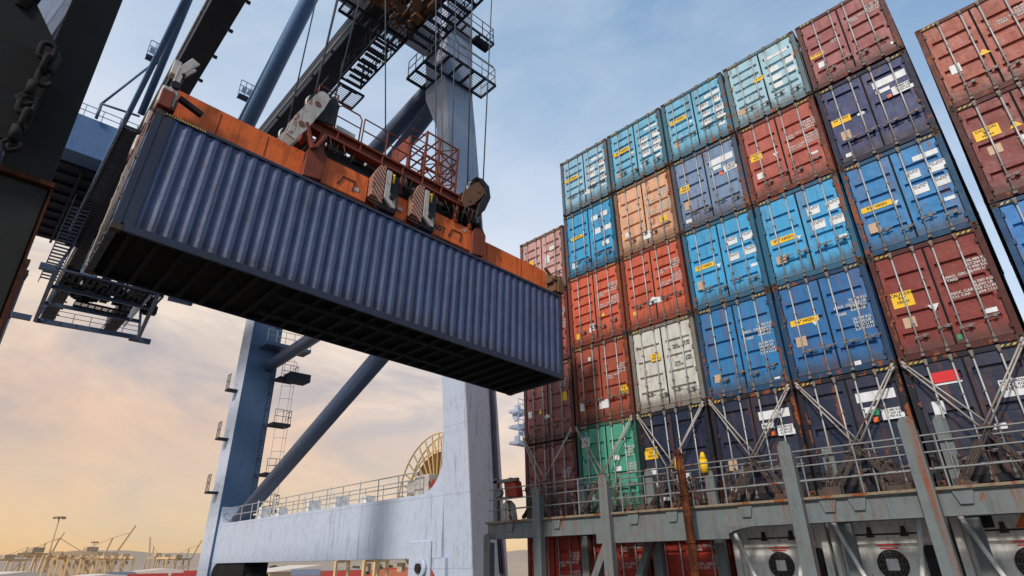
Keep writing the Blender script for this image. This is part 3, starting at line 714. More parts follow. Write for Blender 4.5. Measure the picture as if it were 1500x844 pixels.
# corner guide flippers, raised
def flipper(x, y, sx):
    mb = MB(); mb.box(x - .16, y - .02, 3.05, x + .16, y + .30, 3.52); mb.build('flipper_gearbox', M['whitem'] if sx < 0 else M['orange2'], sp, .03)
    mb = MB(); mb.prism([(x - .02, y + .02, 3.5), (x + .10, y + .02, 3.5), (x + .12, y + .02, 4.05), (x + .34, y + .02, 4.50), (x + .16, y + .02, 4.56), (x - .02, y + .02, 4.12)], (0, .05, 0))
    mb.prism([(x - .02, y + .26, 3.5), (x + .10, y + .26, 3.5), (x + .12, y + .26, 4.05), (x + .34, y + .26, 4.50), (x + .16, y + .26, 4.56), (x - .02, y + .26, 4.12)], (0, .05, 0))
    mb.box(x - .12, y + .07, 3.95, x + .02, y + .26, 4.35); mb.build('corner_guide', M['whitem'], sp, .01)
    mb = MB(); mb.tube((x + .05, y - .05, 3.62), (x + .05, y + .36, 3.62), .09, 12); mb.tube((x + .12, y, 4.0), (x + .12, y + .34, 4.0), .04, 10)
    mb.bar((x + .2, y + .12, 3.45), (x + .7, y + .12, 3.3), .12, .10); mb.build('hinge_pin', M['grease'], sp)
flipper(.10, .0, -1); flipper(.10, CW - .35, -1)
mb = MB(); mb.box(CL - .42, .05, 3.3, CL - .12, .36, 3.55); mb.tube((CL - .3, -.04, 3.45), (CL - .3, .42, 3.45), .10, 12); mb.bar((CL - .6, .2, 3.8), (CL - .1, .2, 3.5), .08); mb.box(CL - .12, -.02, 3.1, CL + .03, .3, 3.62)
mb.box(CL - .42, CW - .36, 3.3, CL - .12, CW - .05, 3.55)
mb.build('flipper_drive', M['machine'], sp, .01)
# hatched stop brackets with pale L plates
for x0, hgt in ((5.03, 4.5), (6.30, 4.5)):
    mb = MB(); mb.prism([(x0, .18, 3.45), (x0 + .32, .18, 3.30), (x0 + .32, .18, hgt), (x0 + .16, .18, hgt), (x0 - .02, .18, hgt - .45)], (0, .3, 0)); mb.build('striped_bracket', M['hazo'], sp)
    mb = MB(); mb.prism([(x0 + .36, .16, hgt - .08), (x0 + .50, .16, hgt - .08), (x0 + .50, .16, 3.72), (x0 + .72, .16, 3.62), (x0 + .72, .16, 3.30), (x0 + .62, .16, 3.30), (x0 + .36, .16, 3.50)], (0, .22, 0)); mb.build('l_plate', M['whitem'], sp)
    mb = MB(); mb.tube((x0 + .60, .3, 3.75), (x0 + .60, .3, 4.45), .05, 10); mb.box(x0 + .55, .25, 3.95, x0 + .72, .45, 4.2); mb.tube((x0 + .58, .1, 3.6), (x0 + .58, .4, 3.6), .09, 12); mb.box(x0 + .32, .24, 3.2, x0 + .8, .6, 4.4)
    mb.build('latch_mechanism', M['grease'], sp)
    mb = MB(); mb.tube((x0 + .60, .22, 4.10), (x0 + .60, .22, 4.40), .035, 8); mb.build('indicator_rod', M['yellow'], sp)
# head block: two long I beams over the spreader with cross beams
for y0 in (.30, 1.85):
    mb = MB(); mb.box(3.0, y0, 4.62, 8.80, y0 + .28, 4.68); mb.box(3.0, y0, 4.92, 8.80, y0 + .28, 4.98); mb.box(3.0, y0 + .11, 4.68, 8.80, y0 + .17, 4.92)
    for k in range(9): x = 3.2 + k * .68; mb.box(x, y0 + .01, 4.68, x + .03, y0 + .27, 4.92)
    mb.build('headblock_beam', M['orange2'], sp)
mb = MB()
for x in (3.1, 4.6, 6.2, 7.6, 8.5): mb.box(x, .58, 4.5, x + .25, 1.85, 4.95)
mb.box(3.3, .7, 4.30, 8.5, 1.75, 4.60); mb.box(3.5, .62, 4.12, 5.4, 1.8, 4.32)
mb.build_each('headblock_frame', M['grease'], sp)
mb = MB(); mb.box(3.0, .34, 4.16, 3.14, .54, 4.62); mb.box(3.44, .30, 4.12, 3.62, .6, 4.62); mb.bar((3.0, .25, 4.6), (3.3, .25, 3.95), .16, .1); mb.bar((3.55, .22, 4.5), (3.35, .22, 4.0), .12, .08)
for x in (5.9, 7.0, 7.9, 8.45): mb.box(x, .33, 4.0, x + .09, .52, 4.64)
mb.build_each('lifting_lug', M['orange2'], sp, .01)
mb = MB(); rn = random.Random(3)
for k in range(16):
    x = rn.uniform(7.9, 8.8); z = rn.uniform(4.1, 4.7); mb.box(x, rn.uniform(.2, .6), z, x + rn.uniform(.06, .2), rn.uniform(.65, 1.2), z + rn.uniform(.06, .2))
for k in range(5):
    x = 8.0 + .16 * k; mb.path([(x, .25, 4.7), (x + .1, .16, 4.5), (x + .05, .18, 4.3), (x + .2, .3, 4.1)], .02, 6)
mb.build('hydraulic_unit', M['grease'], sp)
rn = random.Random(31)
for k in range(14):       # hoses and cables draped between the head block and the spreader
    x = rn.choice((3.6, 4.2, 5.6, 5.9, 7.0, 7.3, 7.9, 8.3)) + rn.uniform(-.15, .15); y = rn.choice((.22, .30, .36)); l_ = rn.uniform(.2, .7)
    mb = MB(); mb.path([(x, y, 4.6), (x + l_ * .1, y - .08, 4.35), (x + l_ * .4, y - .06, 4.12 - rn.uniform(0, .1)), (x + l_ * .8, y, 4.2), (x + l_, y + .05, 4.55)], rn.uniform(.012, .022), 6); mb.build('hydraulic_hose', M['grease'], sp)
for x0 in (3.4, 9.3, 10.8, 1.2, 2.3):
    mb = MB(); mb.box(x0, .512, 3.3, x0 + .02, .519, 3.9); mb.build('weld_seam', M['orange2'], sp)
mb = MB(); mb.tube((.5, .60, 4.01), (3.2, .60, 4.01), .025, 8); mb.build('hydraulic_line', M['grease'], sp)
mb = MB(); mb.tube((9.1, .60, 3.97), (11.7, .60, 3.97), .025, 8); mb.build('hydraulic_line', M['grease'], sp)
for x0, z0 in ((4.6, 3.45), (5.95, 3.5), (8.2, 3.82)):
    mb = MB(); mb.box(x0, .388, z0, x0 + .16, .399, z0 + .11); mb.build('warning_plate', M['whitem'], sp)
# sheave cheeks
def sheave(xb, zb, xt, zt, mat, y, wide, r_):
    a = Vector((xb, 0, zb)); b = Vector((xt, 0, zt)); d = (b - a).normalized(); n = Vector((-d.z, 0, d.x))
    for yy in (y, y + .34):
        pts = [a - n * .10, a + n * .12, a.lerp(b, .35) + n * wide * .62, b.lerp(a, .12) + n * wide * .5]
        for i in range(7):
            t = math.pi * i / 6; pts.append(b + n * wide * .42 * math.cos(t) + d * wide * .42 * math.sin(t))
        pts += [b.lerp(a, .2) - n * wide * .5, a.lerp(b, .3) - n * wide * .45]
        mb = MB(); mb.prism([(p.x, yy, p.z) for p in pts], (0, .05, 0)); ck = mb.build('sheave_cheek', mat, sp)
        if yy == y:
            for q in (.30, .80):
                c = a.lerp(b, q); m2 = MB(); m2.tube((c.x, yy - .012, c.z), (c.x, yy + .004, c.z), .085, 14); m2.build('pin_boss', M['machine'], ck)
    c = a.lerp(b, .86); mb = MB(); mb.tube((c.x, y + .07, c.z), (c.x, y + .32, c.z), r_, 28); sh = mb.build('sheave', M['grease'], sp)
    m2 = MB(); m2.path([(c.x + r_ * math.cos(t), y + .195, c.z + r_ * math.sin(t)) for t in [2 * math.pi * i / 30 for i in range(30)]], .035, 6, True); m2.build('rope_groove', M['rod'], sh)
for y in (.18, 1.85):
    sheave(2.72, 3.95, 3.28, 5.66, M['whitem'], y, .38, .27)
    sheave(8.05, 4.60, 8.72, 5.62, M['machine'], y, .46, .33)
mb = MB()
for y in (.26, 1.93): mb.prism([(3.22, y, 4.9), (3.72, y, 4.98), (3.78, y, 5.75), (3.55, y, 5.95), (3.40, y, 5.6)], (0, .22, 0))
mb.build_each('sheave_housing', M['grease'], sp, .02)
mb = MB()
for y in (.14, 1.81): mb.prism([(8.55, y, 4.45), (8.86, y, 4.75), (9.08, y, 5.35), (9.0, y, 5.75), (8.72, y, 5.92), (8.45, y, 5.86), (8.80, y, 5.62), (8.86, y, 5.35), (8.62, y, 4.9)], (0, .44, 0))
mb.build_each('sheave_guard', M['grease'], sp, .01)
# handrails, boxes and the ladder cage
for y in (.30, 2.1):
    mb = MB(); railing(mb, [(4.55, y, 4.98), (6.05, y, 4.98)], .82, .8, .02)
    mb.path([(3.75, y, 4.98), (3.75, y, 5.7), (3.85, y, 5.82), (4.38, y, 5.82), (4.47, y, 5.7), (4.47, y, 4.98)], .022, 8); mb.tube((3.75, y, 5.4), (4.47, y, 5.4), .018, 6)
    railing(mb, [(3.15, y, 4.98), (3.7, y, 4.98)], 1.1, .55, .018, 2); mb.tube((3.15, y, 5.0), (3.7, y, 6.05), .018, 6); mb.tube((3.15, y, 5.5), (3.7, y, 5.0), .018, 6)
    mb.build('handrail', M['orange2'], sp)
mb = MB(); mb.box(3.92, .62, 4.99, 4.50, 1.5, 5.42); mb.box(5.15, .5, 4.99, 5.6, 1.2, 5.13); mb.build_each('electrical_box', M['reefer'], sp, .015)
mb = MB()
for x in (6.05, 6.62, 7.10, 7.80):
    for y in (.34, 1.25): mb.box(x - .03, y - .03, 4.98, x + .03, y + .03, 6.70 if x > 6.2 else 6.15)
for y in (.34, 1.25):
    for z in (5.3, 5.75, 6.2, 6.68): mb.box(6.6, y - .02, z - .02, 7.82, y + .02, z + .02)
    mb.bar((7.1, y, 5.3), (7.8, y, 5.75), .03); mb.bar((7.1, y, 6.2), (7.8, y, 5.75), .03); mb.bar((7.1, y, 6.2), (7.8, y, 6.68), .03)
for x in (6.62, 7.10, 7.80):
    for z in (5.3, 5.75, 6.2, 6.68): mb.box(x - .02, .34, z - .02, x + .02, 1.25, z + .02)
mb.bar((7.8, .34, 5.3), (7.8, 1.25, 5.75), .03); mb.bar((7.8, 1.25, 5.75), (7.8, .34, 6.2), .03)
mb.box(6.03, .33, 5.45, 6.07, 1.2, 6.15)
for k in range(6): z = 5.1 + .28 * k; mb.tube((6.1, .36, z), (6.6, .36, z), .018, 6)
mb.build('ladder_cage', M['orange2'], sp)

# ================================================================== CRANE
PV = (17.7, 20.0, -12.5)
TH = R(-2.4)
cr = thing('quay_crane', 'huge pale blue quay crane straddling the lifted container', 'crane', PV, (0, 0, TH))
def CB(): return MB(PV)
def leg(sections):
    mb = CB(); rings = []
    for (z, x0, x1, y0, y1) in sections: rings.append([mb.v(p) for p in ((x0, y0, z), (x1, y0, z), (x1, y1, z), (x0, y1, z))])
    mb.face(rings[0][::-1]); mb.face(rings[-1])
    for A, B in zip(rings[:-1], rings[1:]):
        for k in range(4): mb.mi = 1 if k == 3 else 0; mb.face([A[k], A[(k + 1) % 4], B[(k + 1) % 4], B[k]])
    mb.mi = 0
    return mb
sea = [(-12.5, 18.75, 21.0, 20, 22.6), (-.5, 18.2, 20.25, 20, 22.3), (2.5, 18.0, 20.0, 20, 22.1), (6.4, 17.7, 19.7, 20, 21.8), (19.0, 16.35, 18.4, 20, 21.4), (22.6, 16.0, 18.05, 20, 21.1), (25.2, 15.7, 17.75, 20, 22.0), (33.0, 15.6, 17.6, 20, 22.4)]
land = [(-12.5, 17.75, 20.5, 51, 53.3), (33.0, 17.75, 20.45, 51, 53.3)]
mir = lambda s: [(z, 15.8 - x1, 15.8 - x0, y0, y1) for z, x0, x1, y0, y1 in s]
for sec, mt in ((sea, 'crane'), (mir(sea), 'crane'), (land, 'cranel'), (mir(land), 'cranel')): leg(sec).build('leg', [M[mt], M['crane']], cr, .03)  # land legs: lit side painted pale, the others in shade-darkened blue
for x0, x1 in ((17.97, 19.85), (-4.05, -2.17)):
    mb = CB(); mb.box(x0, 21.9, .15, x1, 51.2, 2.95)
    for k in range(1, 6): y = 22 + k * 4.9; mb.box(x0 - .004, y, .2, x0, y + .03, 2.9)
    mb.build('portal_beam', M['crane'], cr, .02)
    for ya, s in ((22.05, 1), (51.0, -1)):     # curved gussets in the inner corners
        mb = CB(); rad = 1.7 if s > 0 else 1.3
        for zc, zs in ((2.94, 1), (.16, -1)):
            pts = [(x0 + .02, ya, zc)] + [(x0 + .02, ya + s * rad * (1 - math.sin(t)), zc + zs * rad * (1 - math.cos(t))) for t in [math.pi / 2 * i / 8 for i in range(9)]]
            pts = [(x0 + .02, ya - s * .4, zc)] + [(x0 + .02, ya + s * rad * (1 - math.sin(t)), zc + zs * rad * (1 - math.cos(t))) for t in [math.pi / 2 * i / 8 for i in range(9)]] + [(x0 + .02, ya - s * .4, zc + zs * rad)]
            mb.prism(pts, (x1 - x0 - .04, 0, 0))
        mb.build_each('gusset', M['crane'], cr)
mb = CB(); mb.box(17.86, 22.6, -1.3, 17.97, 24.3, .9); mb.tube((17.86, 23.2, -.25), (17.70, 23.2, -.25), .42, 24); mb.build('pivot_plate', M['crane'], cr, .05)
mb = CB(); mb.tube((17.7, 23.2, -.25), (17.6, 23.2, -.25), .2, 20); mb.build('pivot_pin', M['grease'], cr)
mb = CB(); mb.box(18.1, 44.8, -2.6, 19.8, 50.9, .14); mb.box(18.3, 44.0, -2.6, 19.6, 44.7, -.6); mb.build('shade_box', M['void'], cr)  # dark box added for the shaded opening under the beam
# cross beams
mb = CB(); mb.box(.2, 20.6, 28.9, 15.65, 22.3, 32.1); mb.box(17.6, 20.9, 29.2, 17.9, 22.1, 31.8); mb.build('cross_beam', M['crane'], cr, .03)
mb = CB(); mb.box(-1.9, 50.6, 30.5, 17.72, 52.6, 34.1); mb.build('cross_beam', M['craned'], cr, .03)
mb = CB(); mb.box(-1.5, 52.7, 30.3, 17.0, 68.5, 33.8)
for k in range(8): mb.box(-1.5, 54 + 1.9 * k, 30.05, 17.0, 54.25 + 1.9 * k, 30.3)
for k in range(6): mb.box(-1.2 + 3.4 * k, 52.8, 29.9, -1.0 + 3.4 * k, 68.4, 30.05)
mb.build('machinery_house', M['darkst'], cr)
mb = CB(); railing(mb, [(-1.5, 50.7, 34.1), (17.5, 50.7, 34.1)], 1.15, 1.3, .035, 2); mb.build('handrail', M['craned'], cr)
mb = CB(); railing(mb, [(18.1, 24.0, 2.95), (18.1, 50.8, 2.95)], 1.1, 1.9, .03, 2); railing(mb, [(19.7, 24.0, 2.95), (19.7, 49.6, 2.95)], 1.1, 1.9, .03, 2); mb.build('handrail', M['rod'], cr)
# girders
for x0, x1, sgn in ((4.45, 5.60, -1), (11.1, 12.25, 1)):
    mb = CB(); mb.box(x0, -28, 28.2, x1, 88, 30.28); mb.box(x0 - .12, -28, 28.12, x1 + .12, 88, 28.2)
    for k in range(44): y = -27 + k * 2.6; mb.box(x1 + .12 if sgn < 0 else x0 - .34, y, 28.0, (x1 + .34) if sgn < 0 else x0 - .12, y + .14, 28.16)
    mb.build('girder', M['darkst'], cr)
    xr = x0 - .25
    mb = CB(); mb.tube((xr, -28, 28.5), (xr, 88, 28.5), .08, 8); mb.build('conduit', M['whitem'] if sgn < 0 else M['rod'], cr)
mb = CB(); mb.tube((3.3, 26, 28.9), (3.3, 62, 28.9), .17, 10); mb.build('pipe_run', M['craned'], cr)
# walkway outside the left girder
mb = CB(); grating(mb, 3.2, 40, 4.3, 62, 27.6, .2, .5, 'y', .3); railing(mb, [(3.25, 40, 27.6), (3.25, 62, 27.6)], 1.1, 1.6, .035, 2)
mb.build('walkway', M['darkst'], cr)
mb = CB()
for k in range(22): y = 54 + k * .58; z = 27.4 - k * .1; mb.box(2.5, y, z, 3.7, y + .28, z + .06)
mb.bar((2.45, 53.7, 27.5), (2.45, 67, 25.1), .06, .25); mb.bar((3.75, 53.7, 27.5), (3.75, 67, 25.1), .06, .25)
railing(mb, [(2.5, 54, 27.5), (2.5, 66.5, 25.2)], 1.1, 1.5, .03, 2); mb.build('stair', M['tube'], cr)
# underslung maintenance cage at the land end
mb = CB(); Z = 24.3
A = (3.2, 60.5); Bp = (11.4, 60.5); Cc = (13.2, 75.5); Dd = (3.6, 76.5)
for p, q in ((A, Dd), (Dd, Cc), (Cc, Bp)): mb.bar((p[0], p[1], Z), (q[0], q[1], Z), .35, .5)
mb.bar((A[0], A[1], Z), (Bp[0], Bp[1], Z), .12, .15)
for x, y in (A, Bp, Cc, Dd): mb.bar((x, y, Z), (x + (.9 if x < 6 else -.6), y, 28.2), .25)
for t in (.3, .62): mb.bar((3.4, 60.5 + 16 * t, Z), (12, 60.5 + 15 * t, Z), .25, .35)
for y in (60.8, 76.2):
    mb.box(2.0 if y < 70 else 1.2, y - .25, Z - .3, 3.2, y + .25, Z + .25); mb.box(12.4, y - .3, Z - .3, 14.6, y + .2, Z + .25)
mb.build('maintenance_cage', M['tube'], cr)
mb = CB(); grating(mb, 5.8, 68, 10.6, 69.6, Z + .2, .2, .6, 'x', .1); grating(mb, 4.2, 62, 12.2, 65.0, Z + .6, .3, .5, 'x', .25); railing(mb, [(3.5, 61, Z + .2), (3.6, 76, Z + .2), (13, 75.4, Z + .2)], 1.1, 1.5, .035, 2)
rn = random.Random(5)
for k in range(60):
    x = rn.uniform(3.9, 12.0); y = rn.uniform(62, 68); a = rn.uniform(.2, .9); mb.box(x, y, Z + .3, x + a, y + a, Z + .5 + rn.uniform(.1, 1.3))
for k in range(6): x = 4.4 + 1.45 * k; mb.tube((x, 63, Z + .8), (x, 63, Z + 2.6), .05, 6); mb.tube((x + .4, 66, Z + .8), (x + .4, 66, Z + 2.2), .05, 6)
mb.build('trolley_parts', M['darkst'], cr)
mb = CB()
for x in (4.9, 10.2): mb.prism([(x, 60.5, Z + .1), (x + 1.2, 60.5, Z + .1), (x + 1.5, 60.5, 28.2), (x + .2, 60.5, 28.2)], (0, .12, 0))
mb.prism([(11.0, 62, Z), (11.0, 72.5, Z - .1), (11.0, 68.5, Z + 3.3), (11.0, 62, 28.1)], (.12, 0, 0)); mb.build_each('side_plate', M['crane'], cr)
# struts and braces
def tube(a, b, r, name='brace', mat='tube', cap=True):
    mb = CB(); mb.tube(a, b, r, 24); return mb.build(name, M[mat], cr)
for q in (0, 1):
    fx = (lambda x: x) if q == 0 else (lambda x: 15.8 - x)
    tube((fx(18.0), 21.5, 15.9), (fx(19.8), 51.2, 16.3), .52, 'strut'); tube((fx(17.6), 21.2, 13.9), (fx(19.0), 50.2, 3.0), .55, 'diagonal_brace')
    tube((fx(16.9), 21.2, 27.9), (fx(19.0), 51.2, 27.9), .60, 'strut'); tube((fx(16.9), 21.2, 26.6), (fx(19.2), 51.2, 21.0), .50, 'diagonal_brace')
tube((11.7, 50.5, 30.2), (11.7, 20.5, 50.5), .62, 'backstay', 'craned'); tube((11.9, 52.5, 35.0), (11.7, 20.5, 51.5), .20, 'backstay', 'craned')
tube((4.1, 42.0, 30.3), (4.3, 20.5, 52.0), .24, 'backstay', 'craned')
for xa in (4.6, 11.9): 
    mb = CB(); mb.bar((xa, 21.4, 32.1), (xa, 20.4, 52), .9, .9); mb.build('mast', M['crane'], cr)
mb = CB(); mb.box(3.9, 19.6, 51.6, 12.6, 21.2, 52.8); mb.build('apex_beam', M['crane'], cr)
mb = CB(); mb.tube((19.6, 49.6, 2.95), (19.6, 49.6, 3.5), .7, 20); mb.box(18.9, 49.0, 2.95, 20.2, 51, 3.2); mb.build('brace_shoe', M['tube'], cr)
# walkways at the head of the sea leg
mb = CB(); grating(mb, 14.1, 18.55, 18.35, 19.93, 25.7, .2, .85, 'x', .09); grating(mb, 14.1, 19.94, 15.45, 21.7, 25.7, .2, .85, 'y', .09)
wk = mb.build('access_platform', M['darkst'], cr)
mb = CB(); mb.path([(15.5, 18.6, 25.7), (15.5, 18.6, 26.9), (15.7, 18.6, 27.0), (18.2, 18.6, 27.0)], .035, 8); railing(mb, [(18.3, 18.6, 25.7), (18.3, 19.9, 25.7)], 1.2, .7, .03); railing(mb, [(14.15, 18.6, 25.7), (14.15, 21.6, 25.7)], 1.2, .8, .03); railing(mb, [(14.15, 18.6, 25.7), (18.3, 18.6, 25.7)], 1.2, 1.0, .03); mb.build('handrail', M['rod'], wk)
mb = CB(); grating(mb, 13.2, 19.2, 18.8, 19.93, 30.0, .2, .95, 'x', .09); railing(mb, [(13.25, 19.25, 30), (18.75, 19.25, 30), (18.75, 19.9, 30)], 1.2, 1.0, .03); mb.box(17.55, 19.5, 29.8, 18.8, 20.1, 29.98)
mb.build('access_platform', M['darkst'], cr)
mb = CB(); grating(mb, 11.5, 19.0, 12.9, 24.9, 26.4, .18, .9, 'y', .1); grating(mb, 10.8, 24.9, 13.2, 26.4, 26.0, .18, .6, 'x', .1); railing(mb, [(12.85, 19, 26.4), (12.85, 24.9, 26.4)], 1.1, .9, .035, 2); railing(mb, [(11.5, 19, 26.4), (11.5, 24.9, 26.4)], 1.1, .9, .035, 2)
for k in range(9): mb.box(11.6, 21.2 + .42 * k, 26.3 - .09 * k, 12.6, 21.42 + .42 * k, 26.36 - .09 * k)
for x in (11.5, 12.85):
    for y in (19.1, 22, 24.8): mb.bar((x, y, 26.4), (x, y, 28.2), .08)
mb.build('access_platform', M['darkst'], cr)
# ladder and small platforms on the land leg
mb = CB()
for x in (19.9, 20.3): mb.tube((x, 50.55, 3.2), (x, 50.55, 18.5), .03, 6)
for k in range(50): z = 3.3 + .3 * k; mb.tube((19.9, 50.55, z), (20.3, 50.55, z), .018, 5)
for k in range(10): z = 4 + 1.4 * k; mb.bar((20.1, 50.55, z), (20.1, 51.0, z), .06)
mb.build('ladder', M['darkst'], cr)
mb = CB()
for k in range(12):
    z = 4.2 + 1.15 * k; mb.path([(21.0, 50.5, z), (21.25, 50.1, z), (21.6, 49.95, z), (21.95, 50.1, z), (22.1, 50.5, z)], .02, 5)
for x, y in ((21.0, 50.5), (21.6, 49.95), (22.1, 50.5)): mb.tube((x, y, 4), (x, y, 17), .018, 5)
mb.build('ladder_hoop', M['rod'], cr)
for z in (3.9 + .2, 7.0, 11.2, 15.3):
    mb = CB(); mb.box(20.5, 49.9, z - .25, 22.1, 51.2, z); pf = mb.build('landing', M['darkst'], cr)
    mb = CB(); railing(mb, [(20.6, 49.95, z), (22.05, 49.95, z), (22.05, 51.1, z)], 1.15, .7, .025); mb.build('handrail', M['darkst'], pf)
mb = CB(); mb.box(18.6, 49.4, 17.8, 22.8, 51.0, 18.1); pf = mb.build('landing', M['tube'], cr)
mb = CB(); railing(mb, [(18.65, 49.45, 18.1), (22.75, 49.45, 18.1)], 1.15, .8, .03); mb.build('handrail', M['rod'], pf)
mb = CB(); mb.box(21.0, 48.9, 14.9, 22.9, 50.4, 15.6); mb.build('junction_box', M['darkst'], cr)
for z in (5.3, 9.6, 13.8):
    mb = CB(); mb.box(16.9, 51.8, z, 17.74, 52.6, z + .15); pf = mb.build('landing', M['darkst'], cr)
    mb = CB(); railing(mb, [(16.95, 51.85, z + .15), (16.95, 52.55, z + .15)], 1.3, .4, .03); mb.build('handrail', M['darkst'], pf)
for x in (19.3, 19.45): 
    mb = CB(); mb.path([(x - 1.15 + .05, 19.95, -12.4 + 30), (x - .55, 19.95, 12), (x - .15, 19.95, 6.4), (x + .1, 19.95, 2.5), (x + .4, 19.95, -.5)], .035, 6); mb.build('conduit', M['darkst'], cr)
# floodlights
def floodlight(base, tip, lamps, strut=None):
    mb = CB(); mb.tube(base, (base[0], base[1], base[2] + 1.6), .12, 8); mb.tube((base[0], base[1], base[2] + 1.6), tip, .10, 8)
    if strut: mb.tube((base[0], base[1], base[2] + 1.6), strut, .10, 8)
    railing(mb, [(tip[0] - .9, tip[1], tip[2]), (tip[0] + .7, tip[1], tip[2])], 2.0, .5, .04, 3)
    mb.box(tip[0] - .9, tip[1] - .4, tip[2] - .1, tip[0] + .7, tip[1] + .4, tip[2]); fl = mb.build('floodlight', M['tube'], cr)
    for k in range(lamps):
        m2 = CB(); x = tip[0] - .8 + .55 * k
        m2.hexa([(x, tip[1] - .5, tip[2] + .1), (x + .42, tip[1] - .5, tip[2] + .1), (x + .42, tip[1] - .2, tip[2] + .3), (x, tip[1] - .2, tip[2] + .3),
                 (x, tip[1] - .75, tip[2] + .6), (x + .42, tip[1] - .75, tip[2] + .6), (x + .42, tip[1] - .4, tip[2] + .8), (x, tip[1] - .4, tip[2] + .8)]); m2.build('lamp', M['glass'], fl)
floodlight((1.9, 50.4, 34.1), (4.6, 50.4, 42.6), 3, (4.7, 50.4, 36.0)); floodlight((13.0, 49.5, 40.0), (12.6, 49.5, 42.4), 3)
# cable reel
yc, zc, xr_ = 25.1, 2.75, 19.95
mb = CB()
for xx in (xr_, xr_ + .6):
    for k in range(36):
        t = 2 * math.pi * k / 36; mb.bar((xx, yc + 1.0 * math.cos(t), zc + 1.0 * math.sin(t)), (xx, yc + 3.6 * math.cos(t), zc + 3.6 * math.sin(t)), .05, .07)
    for rr in (3.6, 2.7, 1.0): mb.path([(xx, yc + rr * math.cos(t), zc + rr * math.sin(t)) for t in [2 * math.pi * i / 60 for i in range(60)]], .04, 6, True)
rl = mb.build('cable_reel', M['reel'], cr)
mb = CB(); mb.tube((xr_ + .1, yc, zc), (xr_ + .5, yc, zc), 2.6, 48); mb.build('wound_cable', M['machine'], rl)
mb = CB()
for k in range(36):
    t = 2 * math.pi * k / 36; mb.bar((xr_ - .02, yc + .9 * math.cos(t), zc + .9 * math.sin(t)), (xr_ - .02, yc + 2.62 * math.cos(t), zc + 2.62 * math.sin(t)), .05, .07)
mb.build('inner_spokes', M['reel'], rl)
mb = CB(); mb.tube((18.7, 22.6, 3.35), (18.7, 23.5, 3.35), .34, 20); mb.box(18.4, 22.4, 2.95, 19.0, 23.6, 3.1); mb.build('reel_motor', M['redmotor'], cr)
mb = CB(); mb.box(18.4, 23.7, 2.98, 19.3, 24.9, 3.95); mb.box(18.5, 24.9, 3.1, 19.2, 25.7, 3.75); mb.build('control_cabinet', M['whitem'], cr, .02)
mb = CB(); rn = random.Random(9)
for y in (29.5, 33.0, 36.5, 41.0, 44.0): mb.box(18.4, y, 2.96, 18.4 + rn.uniform(.3, .9), y + rn.uniform(.3, .7), 2.96 + rn.uniform(.35, 1.0)); mb.tube((18.5, y + 1, 2.95), (18.5, y + 1, 4.3), .04, 6)
mb.build_each('beam_fitting', M['reefer'], cr)

# ================================================================== TROLLEY (runs on the girders)
tr = thing('crane_trolley', 'rusty brown trolley riding under the dark girders', 'trolley', (8.2, 14.0, 25.5), (0, 0, TH))
TB = lambda: MB((8.2, 14.0, 25.5))
mb = TB()
for y in (8.5, 14.0, 19.7): mb.box(5.2, y, 27.2, 12.9, y + .5, 28.0)
for x in (5.4, 9.0, 12.4): mb.box(x, 8.5, 27.0, x + .45, 20.2, 27.7)
for k in range(9): mb.bar((5.6 + .85 * k, 16.2, 26.6), (6.3 + .8 * k, 20.1, 27.0), .12)
mb.build('frame', M['machine'], tr)
mb = TB(); rn = random.Random(11)
for k in range(70):
    x = rn.uniform(8.3, 12.8); y = rn.uniform(16.2, 20.4); z = rn.uniform(26.2, 27.5); a = rn.uniform(.12, .55)
    if rn.random() < .5: mb.box(x, y, z, x + a, y + a, z + a * .7)
    else: mb.tube((x, y, z), (x + rn.uniform(-.9, .9), y + rn.uniform(-.9, .9), z + rn.uniform(-.2, .3)), a * .18, 8)
mb.build('hoist_machinery', M['machine'], tr)
mb = TB(); rn = random.Random(12)
for k in range(16):
    x = rn.uniform(9.4, 12.2); y = rn.uniform(17, 20); mb.tube((x, y, 26.25), (x + rn.uniform(-.8, .8), y + rn.uniform(-.8, .8), 26.3), .06, 8)
mb.tube((9.8, 18.0, 26.4), (10.7, 18.6, 26.4), .3, 16); mb.tube((11.3, 17.4, 26.5), (11.9, 18.4, 26.5), .26, 16)
mb.build('drive_motor', M['machine'], tr)
mb = TB(); grating(mb, 12.7, 15.6, 14.2, 20.3, 26.7, .22, .55, 'y', .12); grating(mb, 8.9, 20.35, 12.6, 21.2, 26.5, .2, .5, 'x', .12); railing(mb, [(12.75, 15.6, 26.7), (12.75, 20.3, 26.7)], 1.1, .8, .035); railing(mb, [(14.15, 15.6, 26.7), (14.15, 20.3, 26.7)], 1.1, .8, .035)
mb.build('service_platform', M['darkst'], tr)
# ------------------------------------------------------------------ hoist ropes
Mh = Matrix.Translation(HO) @ HROT.to_matrix().to_4x4()
def hl(x, y, z): return Mh @ Vector((x, y, z))
k = 0
for (lx, lz, xt, side) in ((3.10, 5.45, 5.45, 'white'), (3.62, 5.45, 6.30, 'white'), (8.30, 5.35, 9.75, 'orange'), (8.92, 5.35, 11.05, 'orange')):
    for ly in (.375, 2.045):
        a = hl(lx, ly, lz); b = Vector((xt, 12.4 + (ly - 1.2) * 1.6, 27.2)); mb = MB(a); mb.tube(a, b, .022, 8)
        o = mb.build('hoist_rope', M['rope']); top(o, a); tag(o, 'steel hoist rope rising from the %s sheave block of the spreader' % side, 'rope', 'hoist ropes on the %s sheaves' % side)
for (lx, ly, lz, bx, by) in ((5.55, .7, 5.1, 6.2, 12.6), ):
    a = hl(lx, ly, lz); b = Vector((bx, by, 27)); mb = MB(a); mb.tube(a, b, .02, 8); o = mb.build('power_cable', M['rope']); top(o, a); tag(o, 'thin cable dropping to the middle of the orange spreader', 'cable')
